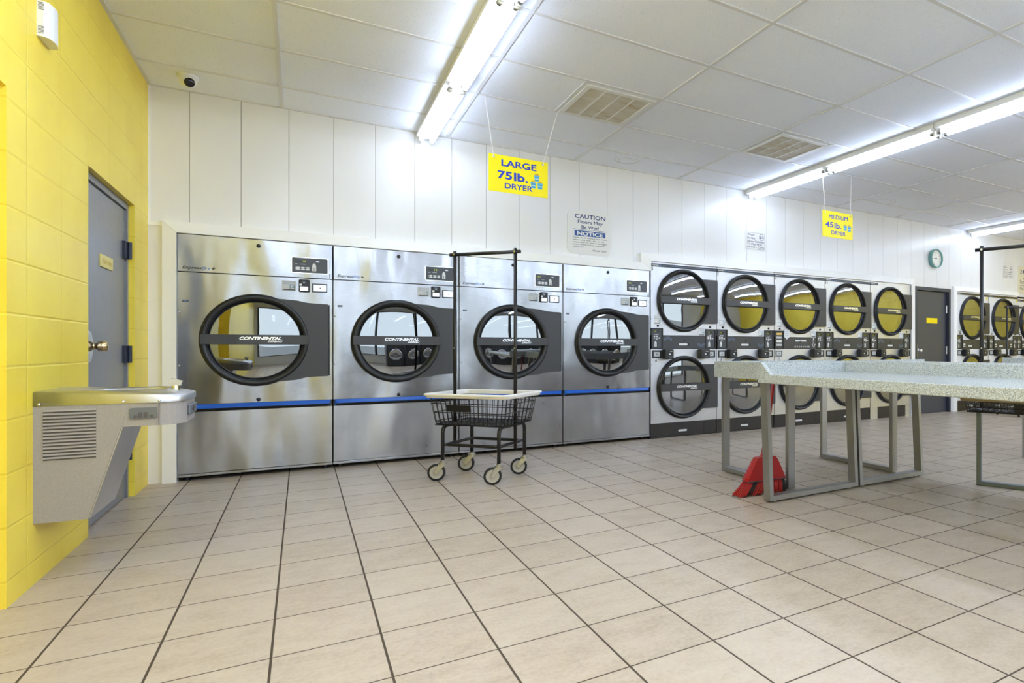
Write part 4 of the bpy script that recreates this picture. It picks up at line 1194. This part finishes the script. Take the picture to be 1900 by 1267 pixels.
def laundry_cart(loc, yaw, heading, label, top=1.684, rimmat='rim'):
    t = thing('laundry_cart', label, 'cart', (loc[0], loc[1], 0), yaw, 'rolling laundry carts')
    basket_parts(t, rimmat); cart_rack(t, top)
    p = MB(); p.prism([(-0.160, -0.2365, 0.560), (0.035, -0.2365, 0.560), (0.035, -0.2295, 0.512), (-0.160, -0.2295, 0.512)], (0, -0.003, 0), 'black_gloss'); p.build('name_plate', t)
    lx, ly = 0.232, 0.185
    for s_ in (-1, 1):
        x = s_ * lx
        pts = [(x, -ly, 0.135), (x, -ly, 0.33)] + bend((x, -ly, 0.345), (x, -ly + 0.055, 0.4), 0, (x, -ly, 0.4)) + bend((x, ly - 0.055, 0.4), (x, ly, 0.345), 0, (x, ly, 0.4)) + [(x, ly, 0.33), (x, ly, 0.135)]
        f = MB(); f.tube(pts, 0.0135, 'rod', 12); f.build('leg_frame', t)
    pts = []
    for cx, cy, a0 in ((lx - 0.045, ly - 0.06, 0), (-lx + 0.045, ly - 0.06, 90), (-lx + 0.045, -ly + 0.06, 180), (lx - 0.045, -ly + 0.06, 270)):
        for i in range(6):
            a = math.radians(a0 + 90 * i / 5); pts.append((cx + 0.03 * math.cos(a) * 1.05, cy + 0.045 * math.sin(a), 0.262))
    f = MB(); f.tube(pts, 0.012, 'rod', 10, True)
    for sx in (-1, 1):
        for sy in (-1, 1):
            f.tube([(sx * (lx - 0.03), sy * (ly - 0.03), 0.262), (sx * (lx - 0.002), sy * (ly - 0.004), 0.262)], 0.011, 'rod', 8)
    f.build('brace_ring', t)
    for sx in (-1, 1):
        for sy in (-1, 1):
            hd = heading - yaw + random.uniform(-0.08, 0.08)
            h = Vector((math.cos(hd), math.sin(hd), 0)); ax = Vector((-h.y, h.x, 0)); st = Vector((sx * lx, sy * ly, 0)); wc = st + h * 0.043 + Vector((0, 0, 0.0625))
            f = MB(); f.cyl(st + Vector((0, 0, 0.122)), st + Vector((0, 0, 0.139)), 0.030, 'zinc', 18); f.cyl(st + Vector((0, 0, 0.138)), st + Vector((0, 0, 0.15)), 0.018, 'zinc', 14)
            for q in (-1, 1):
                o = ax * 0.0185 * q
                A = [st + o + Vector((0, 0, 0.124)) - h * 0.024, st + o + Vector((0, 0, 0.124)) + h * 0.026, wc + o + h * 0.014 + Vector((0, 0, 0.004)), wc + o + Vector((0, 0, -0.014)), wc + o - h * 0.014 + Vector((0, 0, 0.004))]
                f.prism(A, ax * 0.003 * q, 'zinc'); f.cyl(wc + o, wc + o + ax * 0.010 * q, 0.0075, 'zinc', 10)
            cst = f.build('caster', t)
            wl = MB(); R_ = 0.0625
            wl.lathe([(R_ - 0.016, -0.0125), (R_ - 0.004, -0.0125), (R_, -0.008), (R_, 0.008), (R_ - 0.004, 0.0125), (R_ - 0.016, 0.0125)], 'rubber', wc, ax, 32)
            for q in (-1, 1):
                wl.lathe([(R_ - 0.0155, 0.0115 * q), (R_ - 0.019, 0.0125 * q), (R_ - 0.022, 0.011 * q), (0.020, 0.008 * q), (0.012, 0.013 * q), (0, 0.013 * q)], 'greywheel', wc, ax, 28)
            wl.build('wheel', cst)
    return t
laundry_cart((1.178, 4.485), math.radians(-47), math.radians(162), 'black wire laundry cart with hanging rack in front of the large dryers')
laundry_cart((9.02, 4.66), math.radians(-15), math.radians(200), 'black wire laundry cart far off in front of the white dryers', 1.575)

# cart stand half hidden under the folding tables: same basket and rack on a square steel leg frame
t = thing('laundry_cart', 'laundry basket stand with tan rim and hanging rack beyond the near folding table', 'cart', (4.315, 2.215, 0), math.radians(-68), 'rolling laundry carts')
basket_parts(t, 'rimbrown', 0.540, -0.10); cart_rack(t, 1.684, 0.530)
f = MB()
f.box(-0.2725, -0.2425, -0.135, -0.085, 0.03, 0.54, 'bluesteel', 0.003); f.box(0.2425, 0.2725, -0.135, -0.085, 0.03, 0.54, 'bluesteel', 0.003); f.box(-0.2725, 0.2725, -0.135, -0.085, 0.0, 0.03, 'bluesteel', 0.003)
f.build('leg_frame', t)
p = MB(); p.prism([(-0.02, -0.334, 0.600), (0.22, -0.334, 0.600), (0.22, -0.326, 0.545), (-0.02, -0.326, 0.545)], (0, -0.003, 0), 'black_gloss'); p.build('name_plate', t)

# ================================================================== folding tables
def leg_frame(t, pts, horiz, w=0.06, th=0.030, ztop=0.75, lean=0.0, feet=True):
    """U-shaped flat-bar frame: two posts and a floor bar. pts: two floor points, all local"""
    (xa, ya), (xb, yb) = pts
    b = MB(); zb = 0.012
    L = math.hypot(xb - xa, yb - ya); u = Vector(((xb - xa) / L, (yb - ya) / L, 0)); v = Vector((-u.y, u.x, 0))
    def bar(p0, p1, hu, hv, along):
        # p0,p1 centres of the end faces; hu, hv half sizes
        vs = []
        for p in (p0, p1):
            for s1, s2 in ((-1, -1), (1, -1), (1, 1), (-1, 1)):
                vs.append(Vector(p) + along[0] * hu * s1 + along[1] * hv * s2)
        b.add(vs, [(3, 2, 1, 0), (4, 5, 6, 7), (0, 1, 5, 4), (1, 2, 6, 5), (2, 3, 7, 6), (3, 0, 4, 7)], 'table_steel')
    A, B = Vector((xa, ya, zb)), Vector((xb, yb, zb)); up = Vector((0, 0, 1)); ln = Vector((0, lean, 0))
    bar(A + up * th / 2, B + up * th / 2, w / 2, th / 2, (v, up))
    bar(A + u * th / 2 + up * th, A + u * th / 2 + ln + up * (ztop - zb), th / 2, w / 2, (u, v))
    bar(B - u * th / 2 + up * th, B - u * th / 2 + ln + up * (ztop - zb), th / 2, w / 2, (u, v))
    for p in (A + u * 0.06, B - u * 0.06):
        b.cyl(p, p - up * zb, 0.012, 'zinc', 10)
    return b.build('leg_frame', t)

def table_top(t, x0, x1, y0, y1, zs, zb, rims, rim_h, slope=True, rr=0.03):
    """solid-surface slab with raised rims. rims: subset of 'L','R','B'(far y1),'F'(near y0)"""
    b = MB(); rt = 0.03
    b.box(x0, x1, y0, y1, zb, zs, 'terrazzo', 0.004)
    zt = zs + rim_h
    if 'B' in rims:
        xs = x0 + (rt if 'L' in rims else 0); b.prism([(xs, y1 - rt, zs - 0.003), (xs, y1, zs - 0.003), (xs, y1, zt), (xs, y1 - rt, zt)], (x1 - xs, 0, 0), 'terrazzo') if not slope else \
            b.prism([(x0, y1, zs - 0.003), (x1, y1, zs - 0.003), (x1, y1, zt), (x0, y1, zt)], (0, -rt, 0), 'terrazzo')
        # sloped buttress end of the rim running down onto the front lip
        if slope:
            b.prism([(x0, y1 - rt, zs - 0.003), (x0, y1 - rt, zt), (x0, y1 - rt - 0.09, zs - 0.003)], (rt, 0, 0), 'terrazzo')
    if 'R' in rims:
        b.box(x1 - rr, x1, y0, y1 - rt, zs - 0.003, zt, 'terrazzo', 0.003)
    if 'L' in rims:
        b.box(x0, x0 + rt, y0, y1, zs - 0.003, zt, 'terrazzo', 0.003)
    if 'F' in rims:
        b.box(x0, x1, y0, y0 + rt, zs - 0.003, zt, 'terrazzo', 0.003)
    return b.build('table_top', t)

GT = 'speckled folding tables on steel frames'
t = thing('folding_table', 'speckled folding table nearest the camera, with raised end rim and centre divider', 'table', (2.452, 0.45, 0), 0, GT)
table_top(t, 0, 0.862, 0, 2.41, 0.806, 0.750, 'BR', 0.076, True, 0.10)
leg_frame(t, ((0.048, 2.375), (0.856, 2.375)), True, lean=0.035); leg_frame(t, ((0.048, 0.08), (0.856, 0.08)), True)
t = thing('folding_table', 'speckled folding table behind the divider of the nearest folding table', 'table', (3.318, 0.45, 0), 0, GT)
table_top(t, 0, 0.78, 0, 2.41, 0.806, 0.750, 'BL', 0.080, False)
leg_frame(t, ((0.010, 2.375), (0.720, 2.375)), True, lean=0.035); leg_frame(t, ((0.010, 0.08), (0.720, 0.08)), True)
t = thing('folding_table', 'speckled folding table set crosswise behind the red broom', 'table', (2.775, 2.895, 0), 0, GT)
table_top(t, 0, 1.30, 0, 0.86, 0.800, 0.744, 'LB', 0.068, False)
leg_frame(t, ((0.085, 0.085), (0.085, 0.835)), False); leg_frame(t, ((1.17, 0.085), (1.17, 0.835)), False)
t = thing('folding_table', 'speckled folding table at the right edge beyond the laundry basket stand', 'table', (5.15, 1.90, 0), 0, GT)
table_top(t, 0, 1.8, 0, 0.92, 0.806, 0.750, 'LB', 0.084, False)
leg_frame(t, ((0.28, 0.06), (0.28, 0.88)), False); leg_frame(t, ((1.6, 0.06), (1.6, 0.88)), False)

# ================================================================== broom
t = thing('broom', 'red angled broom with short red handle leaning between the folding tables', 'broom', (2.62, 3.02, 0), math.radians(-4))
b = MB()
def cowl(z, x0, x1, d):
    return [Vector((x0, -d, z)), Vector((x1, -d, z)), Vector((x1 + d * 0.2, 0, z)), Vector((x1, d, z)), Vector((x0, d, z)), Vector((x0 - d * 0.2, 0, z))]
lv = [cowl(0.095, -0.125, 0.180, 0.034), cowl(0.115, -0.120, 0.174, 0.033), cowl(0.225, -0.055, 0.122, 0.026), cowl(0.243, -0.036, 0.105, 0.024), cowl(0.250, 0.008, 0.068, 0.021), cowl(0.262, 0.016, 0.058, 0.019), cowl(0.300, 0.020, 0.054, 0.017), cowl(0.312, 0.026, 0.048, 0.012)]
vs = [p for l in lv for p in l]; fs = [(k * 6 + i, k * 6 + (i + 1) % 6, (k + 1) * 6 + (i + 1) % 6, (k + 1) * 6 + i) for k in range(len(lv) - 1) for i in range(6)] + [[5, 4, 3, 2, 1, 0], [len(vs) - 6 + i for i in range(6)]]
b.add(vs, fs, 'red'); b.box(-0.128, 0.183, -0.037, 0.037, 0.090, 0.096, 'panelgrey'); b.build('broom_head', t)
h = MB(); h.tube([(0.037, 0, 0.28), (0.068, -0.055, 0.80)], 0.0115, 'redhandle', 12); h.build('handle', t)
rb = [MB(), MB()]; rnd = random.Random(5)
for i in range(34):
    for j in range(5):
        u = i / 33; x = -0.118 + 0.29 * u; y = -0.026 + 0.013 * j
        fl = (x - 0.16) * 0.42 + rnd.uniform(-0.012, 0.008); p0 = Vector((x, y, 0.092)); p1 = Vector((x + fl * (0.75 if u < 0.85 else 0.2), y * 1.5, 0.004 + rnd.uniform(0, 0.004)))
        mid = p0.lerp(p1, 0.5) + Vector((0.004, 0, 0)); black = int(u * 7.5) % 3 == 1
        rb[1 if black else 0].tube([p0, mid, p1], 0.0042, 'blackbristle' if black else 'redbristle', 5)
for k in (0, 1):
    o = rb[k].build('bristles', t); o['label'] = ('red bristles', 'black bristles')[k]

# ================================================================== washers across the aisle, seen mirrored in the dryer doors
def washer():
    t = thing('washing_machine', 'black front-load washer in the row by the shop windows', 'washing machine', (0, 0, 0), 0, 'black washers along the window side')
    b = MB(); b.box(-0.34, 0.34, -0.35, 0.35, 0.0, 1.02, 'duct', 0.01); b.build('cabinet', t)
    b = MB(); b.box(-0.33, 0.33, 0.25, 0.36, 1.02, 1.17, 'panelgrey', 0.01); b.box(-0.1, 0.1, 0.36, 0.364, 1.06, 1.13, 'key'); b.build('control_panel', t)
    b = MB(); b.lathe([(0.25, 0.0), (0.25, 0.03), (0.22, 0.045), (0.19, 0.03), (0.0, 0.055)], 'chrome', (0, 0.35, 0.58), (0, 1, 0), 32); b.build('door', t)
    return t
w0 = washer()
for i in range(9):
    o = w0 if i == 0 else link_copy(w0)
    o.location = (1.75 + 0.72 * i, -3.6, 0)
